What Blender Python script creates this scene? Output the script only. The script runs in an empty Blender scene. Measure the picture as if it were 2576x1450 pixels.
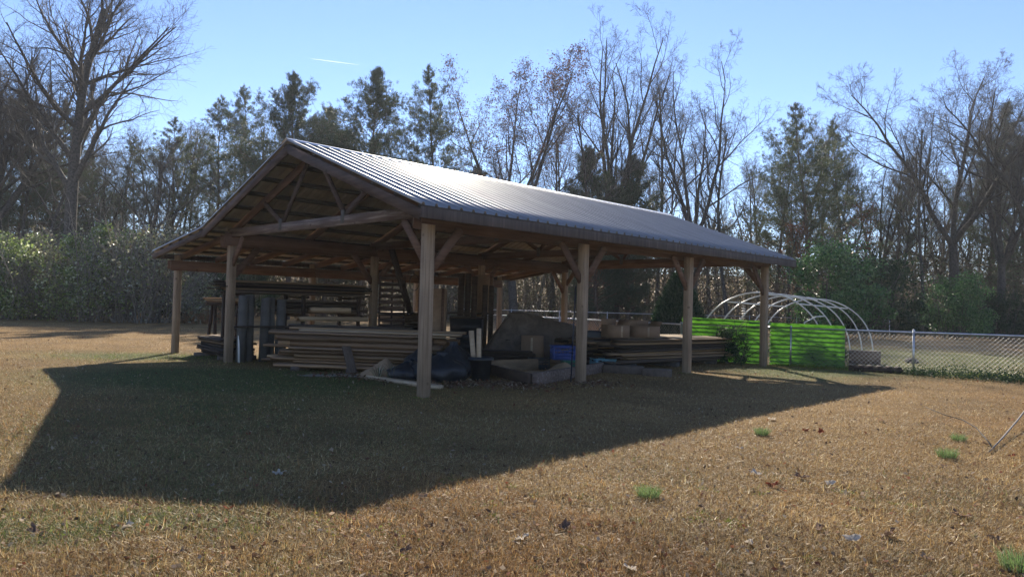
import bpy, math, random
import numpy as np
from mathutils import Vector, Matrix, Euler
random.seed(7); np.random.seed(7)
S = bpy.context.scene
COL = S.collection
rnd = random.uniform
PI = math.pi

# ------------------------------------------------------------------ terrain
def G(x, y):
    return .2447*(1-math.exp(-max(y-3, 0)/4))
def GN(x, y):
    return .2447*(1-np.exp(-np.maximum(y-3, 0)/4))

UA = PI/2-.7847; P0 = Vector((-1.2382, 10.5198, 0))
ux, uy = math.sin(.7847), math.cos(.7847)
def UV(u, v, z=None):
    x = P0.x+ux*u-uy*v; y = P0.y+uy*u+ux*v
    return Vector((x, y, G(x, y) if z is None else z))
SP, WD, OH, ZR, PT, KB, QT = 3.5495, 3.274, .536, 4.308, .371, 6.755, .139

# ------------------------------------------------------------------ camera
CH, PITCH, ROLL, FPX = 1.55, .0251, -.0269, 1824.12
c_, s_ = math.cos(PITCH), math.sin(PITCH); cr, sr = math.cos(ROLL), math.sin(ROLL)
Rv = Vector((cr, s_*sr, -c_*sr)); Uv = Vector((sr, -s_*cr, c_*cr)); Fv = Vector((0, c_, s_))
cam = bpy.data.cameras.new('camera'); co = bpy.data.objects.new('camera', cam); COL.objects.link(co)
m = Matrix((Rv, Uv, -Fv)).transposed().to_4x4(); m.translation = (0, 0, CH)
co.matrix_world = m
cam.sensor_width = 36; cam.lens = FPX/2575*36; cam.clip_end = 9000; cam.clip_start = .05
S.camera = co
def atd(X, Y, dep):                       # a point of the view at a distance, used to read positions off
    d = Fv + Rv*((X-1287.5)/FPX) - Uv*((Y-725)/FPX)
    return Vector((0, 0, CH)) + d*(dep/d.y)
def hor(X): return 771+.0268*(X-1287)

# ------------------------------------------------------------------ world, sun
SAZ, SEL = -.0352, .534
sd = Vector((math.sin(SAZ)*math.cos(SEL), math.cos(SAZ)*math.cos(SEL), math.sin(SEL)))
w = bpy.data.worlds.new('World'); S.world = w; w.use_nodes = True
nt = w.node_tree; bg = nt.nodes['Background']
sky = nt.nodes.new('ShaderNodeTexSky'); sky.sky_type = 'NISHITA'; sky.sun_disc = False
sky.sun_elevation = SEL; sky.sun_rotation = SAZ; sky.altitude = 300
sky.air_density = 1.0; sky.dust_density = 0.; sky.ozone_density = 4.0
tm = nt.nodes.new('ShaderNodeMix'); tm.data_type = 'RGBA'; tm.blend_type = 'MULTIPLY'; tm.inputs[0].default_value = 1; tm.inputs[7].default_value = (1., .945, 1.05, 1)
nt.links.new(sky.outputs[0], tm.inputs[6]); nt.links.new(tm.outputs[2], bg.inputs[0]); bg.inputs[1].default_value = .092
sl = bpy.data.lights.new('sun', 'SUN'); sl.energy = 4.8; sl.angle = math.radians(.5); sl.color = (1, .9, .74)
so = bpy.data.objects.new('sun', sl); COL.objects.link(so)
so.rotation_euler = (-sd).to_track_quat('-Z', 'Y').to_euler(); so.location = sd*60
S.view_settings.view_transform = 'Standard'; S.view_settings.look = 'None'
S.view_settings.exposure = 1.05; S.view_settings.gamma = 1
try:
    S.cycles.max_bounces = 8; S.cycles.transparent_max_bounces = 12; S.cycles.diffuse_bounces = 4
except Exception: pass

# ------------------------------------------------------------------ materials
def newmat(name):
    mt = bpy.data.materials.new(name); mt.use_nodes = True
    t = mt.node_tree; t.nodes.clear()
    out = t.nodes.new('ShaderNodeOutputMaterial')
    return mt, t, out
def node(t, typ, **kw):
    n = t.nodes.new(typ)
    for k, v in kw.items(): setattr(n, k, v)
    return n
def ramp(t, stops):
    r = node(t, 'ShaderNodeValToRGB'); e = r.color_ramp.elements
    while len(e) > 1: e.remove(e[-1])
    e[0].position = stops[0][0]; e[0].color = (*stops[0][1], 1)
    for p, c in stops[1:]:
        x = e.new(p); x.color = (*c, 1)
    return r
def noise(t, scale, detail=4, rough=.55, vec=None, dist=0):
    n = node(t, 'ShaderNodeTexNoise'); n.inputs['Scale'].default_value = scale
    n.inputs['Detail'].default_value = detail; n.inputs['Roughness'].default_value = rough
    n.inputs['Distortion'].default_value = dist
    if vec: t.links.new(vec, n.inputs['Vector'])
    return n
def mapping(t, src, scale):
    mp = node(t, 'ShaderNodeMapping'); mp.inputs['Scale'].default_value = scale
    t.links.new(src, mp.inputs['Vector']); return mp.outputs[0]
def mixc(t, fac, a, b, mode='MIX'):
    mx = node(t, 'ShaderNodeMix', data_type='RGBA', blend_type=mode)
    for i, v in ((0, fac), (6, a), (7, b)):
        if hasattr(v, 'is_output'): t.links.new(v, mx.inputs[i])
        elif i == 0: mx.inputs[0].default_value = v
        else: mx.inputs[i].default_value = (*v, 1)
    return mx.outputs[2]
def bump(t, h, strength, dist=.01):
    b = node(t, 'ShaderNodeBump'); b.inputs['Strength'].default_value = strength; b.inputs['Distance'].default_value = dist
    t.links.new(h, b.inputs['Height']); return b.outputs[0]
def simple(name, col, rough=.6, metal=0., var=.25, scale=6, bumps=.2, spec=.5, coords='Object'):
    mt, t, out = newmat(name)
    tc = node(t, 'ShaderNodeTexCoord')
    n = noise(t, scale, 5, .6, tc.outputs[coords])
    a = tuple(x*(1-var) for x in col); b = tuple(min(1, x*(1+var)) for x in col)
    r = ramp(t, [(.3, a), (.7, b)]); t.links.new(n.outputs[0], r.inputs[0])
    p = node(t, 'ShaderNodeBsdfPrincipled'); t.links.new(r.outputs[0], p.inputs['Base Color'])
    p.inputs['Roughness'].default_value = rough; p.inputs['Metallic'].default_value = metal
    p.inputs['Specular IOR Level'].default_value = spec
    if bumps: t.links.new(bump(t, n.outputs[0], bumps), p.inputs['Normal'])
    t.links.new(p.outputs[0], out.inputs[0]); return mt
def wood(name, c1, c2, c3, axis, rough=.75, obj_var=.35, fine=22., long=1.3):
    mt, t, out = newmat(name)
    tc = node(t, 'ShaderNodeTexCoord'); oi = node(t, 'ShaderNodeObjectInfo')
    sc = [fine]*3; sc[axis] = long
    add = node(t, 'ShaderNodeVectorMath', operation='ADD')
    mulr = node(t, 'ShaderNodeVectorMath', operation='SCALE'); mulr.inputs[0].default_value = (13, 17, 9)
    t.links.new(oi.outputs['Random'], mulr.inputs['Scale'])
    t.links.new(tc.outputs['Object'], add.inputs[0]); t.links.new(mulr.outputs[0], add.inputs[1])
    v = mapping(t, add.outputs[0], sc)
    n = noise(t, 1., 6, .65, v, .6)
    r = ramp(t, [(.28, c1), (.5, c2), (.75, c3)]); t.links.new(n.outputs[0], r.inputs[0])
    n2 = noise(t, 1.7, 3, .5, add.outputs[0])
    r2 = ramp(t, [(.3, (.62, .6, .6)), (.7, (1.1, 1.08, 1.05))]); t.links.new(n2.outputs[0], r2.inputs[0])
    cc = mixc(t, .8, r.outputs[0], r2.outputs[0], 'MULTIPLY')
    ov = node(t, 'ShaderNodeMapRange'); ov.inputs['To Min'].default_value = 1-obj_var; ov.inputs['To Max'].default_value = 1+obj_var*.6
    t.links.new(oi.outputs['Random'], ov.inputs['Value'])
    cm = node(t, 'ShaderNodeCombineColor'); 
    for i in range(3): t.links.new(ov.outputs[0], cm.inputs[i])
    cc = mixc(t, 1., cc, cm.outputs[0], 'MULTIPLY')
    vo = node(t, 'ShaderNodeTexVoronoi'); vo.inputs['Scale'].default_value = 3.2; t.links.new(add.outputs[0], vo.inputs['Vector'])
    kn = ramp(t, [(.0, (.3, .25, .22)), (.07, (.45, .4, .36)), (.11, (1, 1, 1))]); t.links.new(vo.outputs['Distance'], kn.inputs[0])
    cc = mixc(t, .7, cc, kn.outputs[0], 'MULTIPLY')
    p = node(t, 'ShaderNodeBsdfPrincipled'); t.links.new(cc, p.inputs['Base Color'])
    p.inputs['Roughness'].default_value = rough; p.inputs['Specular IOR Level'].default_value = .3
    t.links.new(bump(t, n.outputs[0], .5, .006), p.inputs['Normal'])
    t.links.new(p.outputs[0], out.inputs[0]); return mt
def leafy(name, cols, trans=.4, rough=.5, spec=.4):
    mt, t, out = newmat(name)
    g = node(t, 'ShaderNodeNewGeometry')
    k = len(cols)-1
    r = ramp(t, [(i/max(1, k), c) for i, c in enumerate(cols)]); t.links.new(g.outputs['Random Per Island'], r.inputs[0])
    p = node(t, 'ShaderNodeBsdfPrincipled'); t.links.new(r.outputs[0], p.inputs['Base Color'])
    p.inputs['Roughness'].default_value = rough; p.inputs['Specular IOR Level'].default_value = spec
    tr = node(t, 'ShaderNodeBsdfTranslucent'); t.links.new(r.outputs[0], tr.inputs[0])
    mx = node(t, 'ShaderNodeMixShader'); mx.inputs[0].default_value = trans
    t.links.new(p.outputs[0], mx.inputs[1]); t.links.new(tr.outputs[0], mx.inputs[2])
    t.links.new(mx.outputs[0], out.inputs[0]); return mt

M = {}
M['bark'] = simple('bark', (.075, .064, .055), .9, var=.5, scale=9, bumps=.8, spec=.2)
M['bark_pale'] = simple('bark_pale', (.15, .13, .11), .9, var=.4, scale=9, bumps=.6, spec=.2)
M['twig'] = simple('twig', (.1, .085, .072), .8, var=.3, scale=2, bumps=0, spec=.3)
M['twig_red'] = simple('twig_red', (.13, .095, .075), .8, var=.3, scale=2, bumps=0, spec=.3)
M['pine_bark'] = simple('pine_bark', (.12, .085, .062), .9, var=.5, scale=8, bumps=.6, spec=.2)
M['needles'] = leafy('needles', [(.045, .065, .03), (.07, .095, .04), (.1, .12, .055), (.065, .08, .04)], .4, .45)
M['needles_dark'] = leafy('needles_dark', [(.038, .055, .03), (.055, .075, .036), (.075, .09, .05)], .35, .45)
M['oak_leaf'] = leafy('oak_leaf', [(.11, .06, .06), (.15, .08, .07), (.19, .1, .08)], .3, .6)
M['rust_leaf'] = leafy('rust_leaf', [(.16, .05, .02), (.22, .08, .03), (.12, .05, .03)], .4, .6)
M['thicket_leaf'] = leafy('thicket_leaf', [(.06, .09, .03), (.13, .19, .05), (.2, .28, .07), (.26, .33, .09), (.38, .44, .16), (.8, .84, .58)], .6, .22, .9)  # the brightest leaf tone paints sun glints into the colour
M['thicket_dull'] = leafy('thicket_dull', [(.07, .06, .04), (.14, .12, .08), (.22, .2, .12), (.2, .23, .1), (.6, .58, .46)], .55, .25, .8)  # palest tone again stands in for glints on the leaves
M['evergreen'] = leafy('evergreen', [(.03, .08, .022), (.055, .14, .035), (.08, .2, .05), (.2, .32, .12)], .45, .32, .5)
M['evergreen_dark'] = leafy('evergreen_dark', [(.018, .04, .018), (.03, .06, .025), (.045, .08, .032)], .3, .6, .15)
M['under_leaf'] = leafy('under_leaf', [(.05, .055, .028), (.085, .085, .04), (.11, .09, .05), (.05, .04, .03), (.09, .06, .04)], .4, .5, .3)
M['weed'] = leafy('weed', [(.13, .19, .03), (.28, .32, .06), (.09, .14, .03)], .5, .6, .2)
M['grass_green'] = leafy('grass_green', [(.1, .17, .06), (.16, .24, .08), (.2, .24, .12)], .5, .5)
M['leaf_dry'] = leafy('leaf_dry', [(.12, .07, .04), (.2, .12, .07), (.08, .05, .032), (.5, .4, .28), (.22, .08, .045), (.14, .085, .05), (.36, .26, .17)], .35, .8, .1)
M['straw_red'] = leafy('straw_red', [(.3, .15, .07), (.38, .22, .12), (.22, .12, .06)], .4, .6)

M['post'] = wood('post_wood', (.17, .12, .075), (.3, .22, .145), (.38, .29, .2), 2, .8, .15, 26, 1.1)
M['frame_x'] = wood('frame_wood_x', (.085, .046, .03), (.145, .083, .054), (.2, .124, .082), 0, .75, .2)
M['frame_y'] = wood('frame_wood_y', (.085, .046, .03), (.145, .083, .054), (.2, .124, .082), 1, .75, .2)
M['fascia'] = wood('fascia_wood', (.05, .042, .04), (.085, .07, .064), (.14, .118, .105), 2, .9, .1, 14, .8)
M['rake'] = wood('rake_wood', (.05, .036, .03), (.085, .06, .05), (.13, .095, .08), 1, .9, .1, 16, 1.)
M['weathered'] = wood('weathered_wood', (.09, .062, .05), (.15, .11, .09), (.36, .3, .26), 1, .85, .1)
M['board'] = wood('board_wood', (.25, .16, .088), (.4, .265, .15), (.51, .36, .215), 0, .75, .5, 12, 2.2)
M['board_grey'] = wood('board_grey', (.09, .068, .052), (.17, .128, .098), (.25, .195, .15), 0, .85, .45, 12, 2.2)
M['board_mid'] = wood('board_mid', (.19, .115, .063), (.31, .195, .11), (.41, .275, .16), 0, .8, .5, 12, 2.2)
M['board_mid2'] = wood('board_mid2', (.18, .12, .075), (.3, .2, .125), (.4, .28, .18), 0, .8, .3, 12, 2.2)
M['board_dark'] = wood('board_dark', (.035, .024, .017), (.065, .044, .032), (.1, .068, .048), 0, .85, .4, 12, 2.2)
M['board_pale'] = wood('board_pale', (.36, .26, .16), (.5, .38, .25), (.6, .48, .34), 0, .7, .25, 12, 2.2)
M['ply'] = simple('plywood', (.26, .165, .095), .75, var=.2, scale=5, bumps=.15)
M['cardboard'] = simple('cardboard', (.22, .14, .082), .8, var=.12, scale=3, bumps=.05)
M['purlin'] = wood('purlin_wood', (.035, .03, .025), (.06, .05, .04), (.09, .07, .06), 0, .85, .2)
M['white'] = simple('white_plastic', (.72, .72, .7), .4, var=.06, scale=8, bumps=.02)
M['pipe'] = simple('pvc_pipe', (.62, .6, .55), .35, var=.1, scale=5, bumps=.02)
M['galv'] = simple('galvanised', (.5, .51, .52), .38, 1., var=.2, scale=12, bumps=.05)
M['wire'] = simple('fence_wire', (.3, .3, .3), .45, 0, var=.2, scale=12, bumps=0, spec=.6)
M['bag'] = simple('black_bag', (.016, .019, .024), .42, var=.5, scale=9, bumps=1., spec=.35)
M['black'] = simple('black_plastic', (.018, .02, .023), .42, var=.3, scale=7, bumps=.05)
M['blue'] = simple('blue_plastic', (.02, .05, .2), .45, var=.2, scale=7, bumps=.03)
M['navy'] = simple('navy_plastic', (.01, .014, .028), .5, var=.2, scale=7, bumps=.03)
M['green_box'] = simple('green_plastic', (.03, .15, .09), .45, var=.2, scale=7, bumps=.03)
M['teal'] = simple('teal_plastic', (.1, .25, .32), .45, var=.2, scale=7, bumps=.03)
M['tube'] = simple('grey_tube', (.085, .08, .072), .9, var=.3, scale=4, bumps=.15)
M['block'] = simple('concrete_block', (.26, .24, .21), .9, var=.25, scale=25, bumps=.4)
M['stone'] = simple('stone', (.06, .055, .05), .9, var=.4, scale=5, bumps=.5)
M['sawdust'] = simple('sawdust', (.3, .2, .115), .95, var=.2, scale=30, bumps=.5)
M['ink'] = simple('ink', (.02, .02, .025), .7, var=.1)
M['tie'] = simple('tie_wood', (.1, .075, .058), .9, var=.4, scale=7, bumps=.5)
M['bark_branch'] = simple('branch_bark', (.2, .17, .14), .8, var=.4, scale=14, bumps=.4)

def roof_mat(name, col, rough):
    mt, t, out = newmat(name)
    tc = node(t, 'ShaderNodeTexCoord')
    v = mapping(t, tc.outputs['Object'], (5, .5, .5))
    n = noise(t, 1, 5, .6, v); n2 = noise(t, 2.2, 4, .6, tc.outputs['Object'])
    r = ramp(t, [(.3, tuple(x*.8 for x in col)), (.7, tuple(min(1, x*1.08) for x in col))]); t.links.new(n.outputs[0], r.inputs[0])
    rr = node(t, 'ShaderNodeMapRange'); rr.inputs['To Min'].default_value = rough-.05; rr.inputs['To Max'].default_value = rough+.05
    t.links.new(n2.outputs[0], rr.inputs['Value'])
    p = node(t, 'ShaderNodeBsdfPrincipled'); t.links.new(r.outputs[0], p.inputs['Base Color'])
    p.inputs['Metallic'].default_value = .8; t.links.new(rr.outputs[0], p.inputs['Roughness'])
    t.links.new(p.outputs[0], out.inputs[0]); return mt
M['roof'] = roof_mat('roof_metal', (.31, .325, .345), .55)
M['roof_under'] = simple('roof_underside', (.32, .285, .235), .6, var=.2, scale=3, bumps=0)
def green_mat():
    mt, t, out = newmat('green_sheet')
    tc = node(t, 'ShaderNodeTexCoord'); n = noise(t, 5, 8, .75, mapping(t, tc.outputs['Object'], (1, 1, 2.5)))
    r = ramp(t, [(.36, (.1, .2, .05)), (.5, (.27, .48, .12)), (.75, (.42, .64, .2))]); t.links.new(n.outputs[0], r.inputs[0])
    p = node(t, 'ShaderNodeBsdfPrincipled'); t.links.new(r.outputs[0], p.inputs['Base Color']); p.inputs['Roughness'].default_value = .35
    tr = node(t, 'ShaderNodeBsdfTranslucent'); t.links.new(r.outputs[0], tr.inputs[0])
    mx = node(t, 'ShaderNodeMixShader'); mx.inputs[0].default_value = .72
    t.links.new(p.outputs[0], mx.inputs[1]); t.links.new(tr.outputs[0], mx.inputs[2]); t.links.new(mx.outputs[0], out.inputs[0]); return mt
M['green'] = green_mat()
def tarp_mat():
    mt, t, out = newmat('clear_tarp')
    tc = node(t, 'ShaderNodeTexCoord'); n = noise(t, 3, 6, .7, tc.outputs['Object'], 1.)
    r = ramp(t, [(.3, (.075, .058, .045)), (.7, (.17, .135, .105))]); t.links.new(n.outputs[0], r.inputs[0])
    p = node(t, 'ShaderNodeBsdfPrincipled'); t.links.new(r.outputs[0], p.inputs['Base Color']); p.inputs['Roughness'].default_value = .22
    t.links.new(bump(t, n.outputs[0], .6, .03), p.inputs['Normal'])
    t.links.new(p.outputs[0], out.inputs[0]); return mt
M['tarp'] = tarp_mat()
def vcol_mat(name, trans):
    mt, t, out = newmat(name)
    a = node(t, 'ShaderNodeAttribute', attribute_name='tint')
    p = node(t, 'ShaderNodeBsdfPrincipled'); t.links.new(a.outputs[0], p.inputs['Base Color']); p.inputs['Roughness'].default_value = .55
    p.inputs['Specular IOR Level'].default_value = .35
    tr = node(t, 'ShaderNodeBsdfTranslucent'); t.links.new(a.outputs[0], tr.inputs[0])
    mx = node(t, 'ShaderNodeMixShader'); mx.inputs[0].default_value = trans
    t.links.new(p.outputs[0], mx.inputs[1]); t.links.new(tr.outputs[0], mx.inputs[2]); t.links.new(mx.outputs[0], out.inputs[0]); return mt
M['blades'] = vcol_mat('grass_blades', .4)

# ------------------------------------------------------------------ mesh builder
class MB:
    def __init__(s): s.v = []; s.f = []; s.nv = 0
    def add(s, V, F):
        V = np.asarray(V, float).reshape(-1, 3); F = np.asarray(F)
        s.v.append(V); s.f.append(F+s.nv); s.nv += len(V); return s
    def box(s, c, d, rot=None):
        x, y, z = d[0]/2, d[1]/2, d[2]/2
        V = np.array([(a*x, b*y, e*z) for e in (-1, 1) for b in (-1, 1) for a in (-1, 1)])
        if rot is not None: V = V @ np.array(rot.to_3x3()).T
        return s.add(V+np.array(c), [(0, 2, 3, 1), (4, 5, 7, 6), (0, 1, 5, 4), (2, 6, 7, 3), (0, 4, 6, 2), (1, 3, 7, 5)])
    def beam(s, p0, p1, wd, ht, up=(0, 0, 1)):
        p0, p1 = Vector(p0), Vector(p1); d = (p1-p0); L = d.length; d.normalize()
        y = Vector(up).cross(d); y.normalize(); z = d.cross(y)
        R = Matrix((d, y, z)).transposed()
        return s.box((p0+p1)/2, (L, wd, ht), R)
    def tube(s, P, r, k=6, cap=True):
        P = np.asarray(P, float); n = len(P); r = np.broadcast_to(np.asarray(r, float), (n,))
        T = np.gradient(P, axis=0); T /= np.linalg.norm(T, axis=1)[:, None]+1e-9
        ref = np.array([0, 0, 1.]) if abs(T[0, 2]) < .9 else np.array([1., 0, 0])
        A = np.cross(T, ref); A /= np.linalg.norm(A, axis=1)[:, None]+1e-9; B = np.cross(T, A)
        a = np.arange(k)*2*PI/k
        V = P[:, None]+r[:, None, None]*(np.cos(a)[None, :, None]*A[:, None]+np.sin(a)[None, :, None]*B[:, None])
        i, j = np.meshgrid(np.arange(n-1), np.arange(k), indexing='ij'); j2 = (j+1) % k
        F = np.stack([i*k+j, i*k+j2, (i+1)*k+j2, (i+1)*k+j], -1).reshape(-1, 4)
        s.add(V, F)
        if cap and k > 4:
            b = s.nv-n*k
            for st, rev in ((0, 1), ((n-1)*k, 0)):
                idx = [b+st+q for q in range(k)]
                if rev: idx = idx[::-1]
                s.f.append(('ngon', idx))
        return s
    def lathe(s, prof, k=16, c=(0, 0, 0)):
        a = np.arange(k)*2*PI/k; prof = np.array(prof, float); n = len(prof)
        V = np.stack([prof[:, 0, None]*np.cos(a), prof[:, 0, None]*np.sin(a), np.repeat(prof[:, 1, None], k, 1)], -1)+np.array(c)
        i, j = np.meshgrid(np.arange(n-1), np.arange(k), indexing='ij'); j2 = (j+1) % k
        return s.add(V, np.stack([i*k+j, i*k+j2, (i+1)*k+j2, (i+1)*k+j], -1).reshape(-1, 4))
    def mesh(s, name, smooth=False):
        me = bpy.data.meshes.new(name)
        V = np.concatenate(s.v) if s.v else np.zeros((0, 3))
        loops = []; sizes = []
        for F in s.f:
            if isinstance(F, tuple): loops.append(np.array(F[1])); sizes.append(np.array([len(F[1])])); continue
            if F.size == 0: continue
            loops.append(F.reshape(-1)); sizes.append(np.full(len(F), F.shape[1]))
        L = np.concatenate(loops).astype(np.int32); Z = np.concatenate(sizes).astype(np.int32)
        me.vertices.add(len(V)); me.vertices.foreach_set('co', V.astype(np.float32).ravel())
        me.loops.add(len(L)); me.loops.foreach_set('vertex_index', L)
        me.polygons.add(len(Z)); st = np.concatenate([[0], np.cumsum(Z)[:-1]]).astype(np.int32)
        me.polygons.foreach_set('loop_start', st)
        if smooth: me.polygons.foreach_set('use_smooth', np.ones(len(Z), bool))
        me.update(calc_edges=True); me.validate()
        return me
def linkobj(name, me, mat, parent=None, loc=(0, 0, 0), rot=(0, 0, 0), scale=(1, 1, 1)):
    o = bpy.data.objects.new(name, me); COL.objects.link(o)
    if mat is not None:
        if len(me.materials) == 0: me.materials.append(mat)
        elif me.materials[0] != mat: o.material_slots[0].link = 'OBJECT'; o.material_slots[0].material = mat
    o.location = loc; o.rotation_euler = rot; o.scale = scale
    if parent: o.parent = parent
    return o
def tag(o, label, cat, group=None, kind=None):
    if label: o['label'] = label
    if cat: o['category'] = cat
    if group: o['group'] = group
    if kind: o['kind'] = kind
    return o
def empty(name, loc, rz=0, label=None, cat=None, group=None, scale=1):
    o = bpy.data.objects.new(name, None); COL.objects.link(o); o.location = loc; o.rotation_euler = (0, 0, rz)
    o.scale = (scale,)*3; o.empty_display_size = .2
    return tag(o, label, cat, group)
def bevel(o, wd=.006, seg=1):
    b = o.modifiers.new('bevel', 'BEVEL'); b.width = wd; b.segments = seg; b.limit_method = 'ANGLE'; return o
def vnoise(x, y, s, seed=0):
    r = np.random.RandomState(seed); z = 0
    for i in range(7):
        a = r.uniform(0, 2*PI); fq = s*(.6+.35*i); z = z+np.sin((x*np.cos(a)+y*np.sin(a))*fq+r.uniform(0, 6.28))/(1+.35*i)
    return z/3.2

# ------------------------------------------------------------------ ground
xs = np.unique(np.concatenate([np.linspace(-14, 14, 225), np.linspace(-60, 60, 121), np.linspace(60, 140, 17), -np.linspace(60, 140, 17)]))
ys = np.unique(np.concatenate([np.linspace(2, 24, 221), np.linspace(-6, 90, 97), np.linspace(90, 170, 27), [-25, -15]]))
X, Y = np.meshgrid(xs, ys)
Z = GN(X, Y)+(.012*vnoise(X, Y, 1.1, 1)+.006*vnoise(X, Y, 6, 2)+.003*vnoise(X, Y, 19, 6))*(np.abs(Y) < 60)+np.clip((Y-92)/60, 0, 1)**1.3*9
def ground_z(x, y): return GN(x, y)+.012*vnoise(x, y, 1.1, 1)+.006*vnoise(x, y, 6, 2)+.003*vnoise(x, y, 19, 6)
nx, ny = len(xs), len(ys)
i, j = np.meshgrid(np.arange(ny-1), np.arange(nx-1), indexing='ij')
g = MB(); g.add(np.stack([X, Y, Z], -1), np.stack([i*nx+j, i*nx+j+1, (i+1)*nx+j+1, (i+1)*nx+j], -1).reshape(-1, 4))
# dry and green patches of the lawn, shared by the soil and the blades
def greenness(x, y):
    a = np.exp(-((x+3.2)/1.7)**2-((y-4.2)/1.1)**2)*1.1*np.clip(.35+1.1*vnoise(x, y, 3.6, 15), 0, 1.3)+np.exp(-((x-6.0)/1.3)**2-((y-15.2)/.9)**2)*.7
    b = np.exp(-((x+4.8)/2.6)**2-((y-12.4)/1.6)**2)*1.5
    b3 = np.exp(-((x+3.4)/2.6)**2-((y-9.3)/2.8)**2)*.75*(.75+.5*vnoise(x, y, 1.6, 16))
    b2 = b3+np.exp(-((x+8.2)/2.2)**2-((y-16)/1.2)**2)*1.0
    c = np.exp(-((x-6.6)/1.6)**2-((y-16.6)/.8)**2)*1.5+np.exp(-((x-10.6)/2.5)**2-((y-18.4)/2.0)**2)*.9+np.exp(-((x-13)/6)**2-((y-25)/6)**2)*1.3
    return a+b+b2+c
def ground_mat():
    mt, t, out = newmat('dormant_lawn')
    tc = node(t, 'ShaderNodeTexCoord'); P = tc.outputs['Object']
    n1 = noise(t, 26, 8, .75, P); n2 = noise(t, .6, 4, .55, P); n3 = noise(t, 140, 4, .8, P)
    r = ramp(t, [(.3, (.08, .048, .02)), (.47, (.225, .142, .06)), (.6, (.33, .218, .095)), (.75, (.45, .32, .165))])
    mm = node(t, 'ShaderNodeMath', operation='MULTIPLY_ADD'); mm.inputs[1].default_value = .5; 
    hm = node(t, 'ShaderNodeMath', operation='MULTIPLY'); hm.inputs[1].default_value = .5
    t.links.new(n3.outputs[0], hm.inputs[0]); t.links.new(n1.outputs[0], mm.inputs[0]); t.links.new(hm.outputs[0], mm.inputs[2])
    t.links.new(mm.outputs[0], r.inputs[0])
    r2 = ramp(t, [(.35, (.75, .72, .7)), (.65, (1.15, 1.1, 1.0))]); t.links.new(n2.outputs[0], r2.inputs[0])
    cc = mixc(t, 1., r.outputs[0], r2.outputs[0], 'MULTIPLY')
    at = node(t, 'ShaderNodeAttribute', attribute_name='green')
    gr = ramp(t, [(.35, (.05, .065, .022)), (.6, (.11, .135, .04)), (.75, (.2, .22, .075))]); t.links.new(mm.outputs[0], gr.inputs[0])
    cc = mixc(t, at.outputs['Fac'], cc, gr.outputs[0])
    p = node(t, 'ShaderNodeBsdfPrincipled'); t.links.new(cc, p.inputs['Base Color']); p.inputs['Roughness'].default_value = .95
    p.inputs['Specular IOR Level'].default_value = .15
    t.links.new(bump(t, mm.outputs[0], .9, .05), p.inputs['Normal'])
    t.links.new(p.outputs[0], out.inputs[0]); return mt
me = g.mesh('ground', True)
at = me.attributes.new('green', 'FLOAT', 'POINT'); at.data.foreach_set('value', np.clip(greenness(X, Y), 0, .85).astype(np.float32).ravel())
tag(linkobj('ground', me, ground_mat()), 'brown dormant lawn with green weedy patches round the shed', 'ground', kind='structure')

hz = linkobj('haze', MB().box((0, 73, 15.5), (284, 200, 34)).mesh('haze'), None)  # added haze volume, imitates lens veil and lifts the dark trees
mt = bpy.data.materials.new('haze_veil'); mt.use_nodes = True; t = mt.node_tree; t.nodes.clear(); out = t.nodes.new('ShaderNodeOutputMaterial')
pv_ = t.nodes.new('ShaderNodeVolumePrincipled'); pv_.inputs['Density'].default_value = .00042; pv_.inputs['Color'].default_value = (.84, .92, 1, 1); pv_.inputs['Anisotropy'].default_value = .35
t.links.new(pv_.outputs[0], out.inputs['Volume']); hz.data.materials.append(mt); hz['kind'] = 'stuff'; hz['label'] = 'thin added haze over the yard imitating a pale lens veil'
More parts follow.
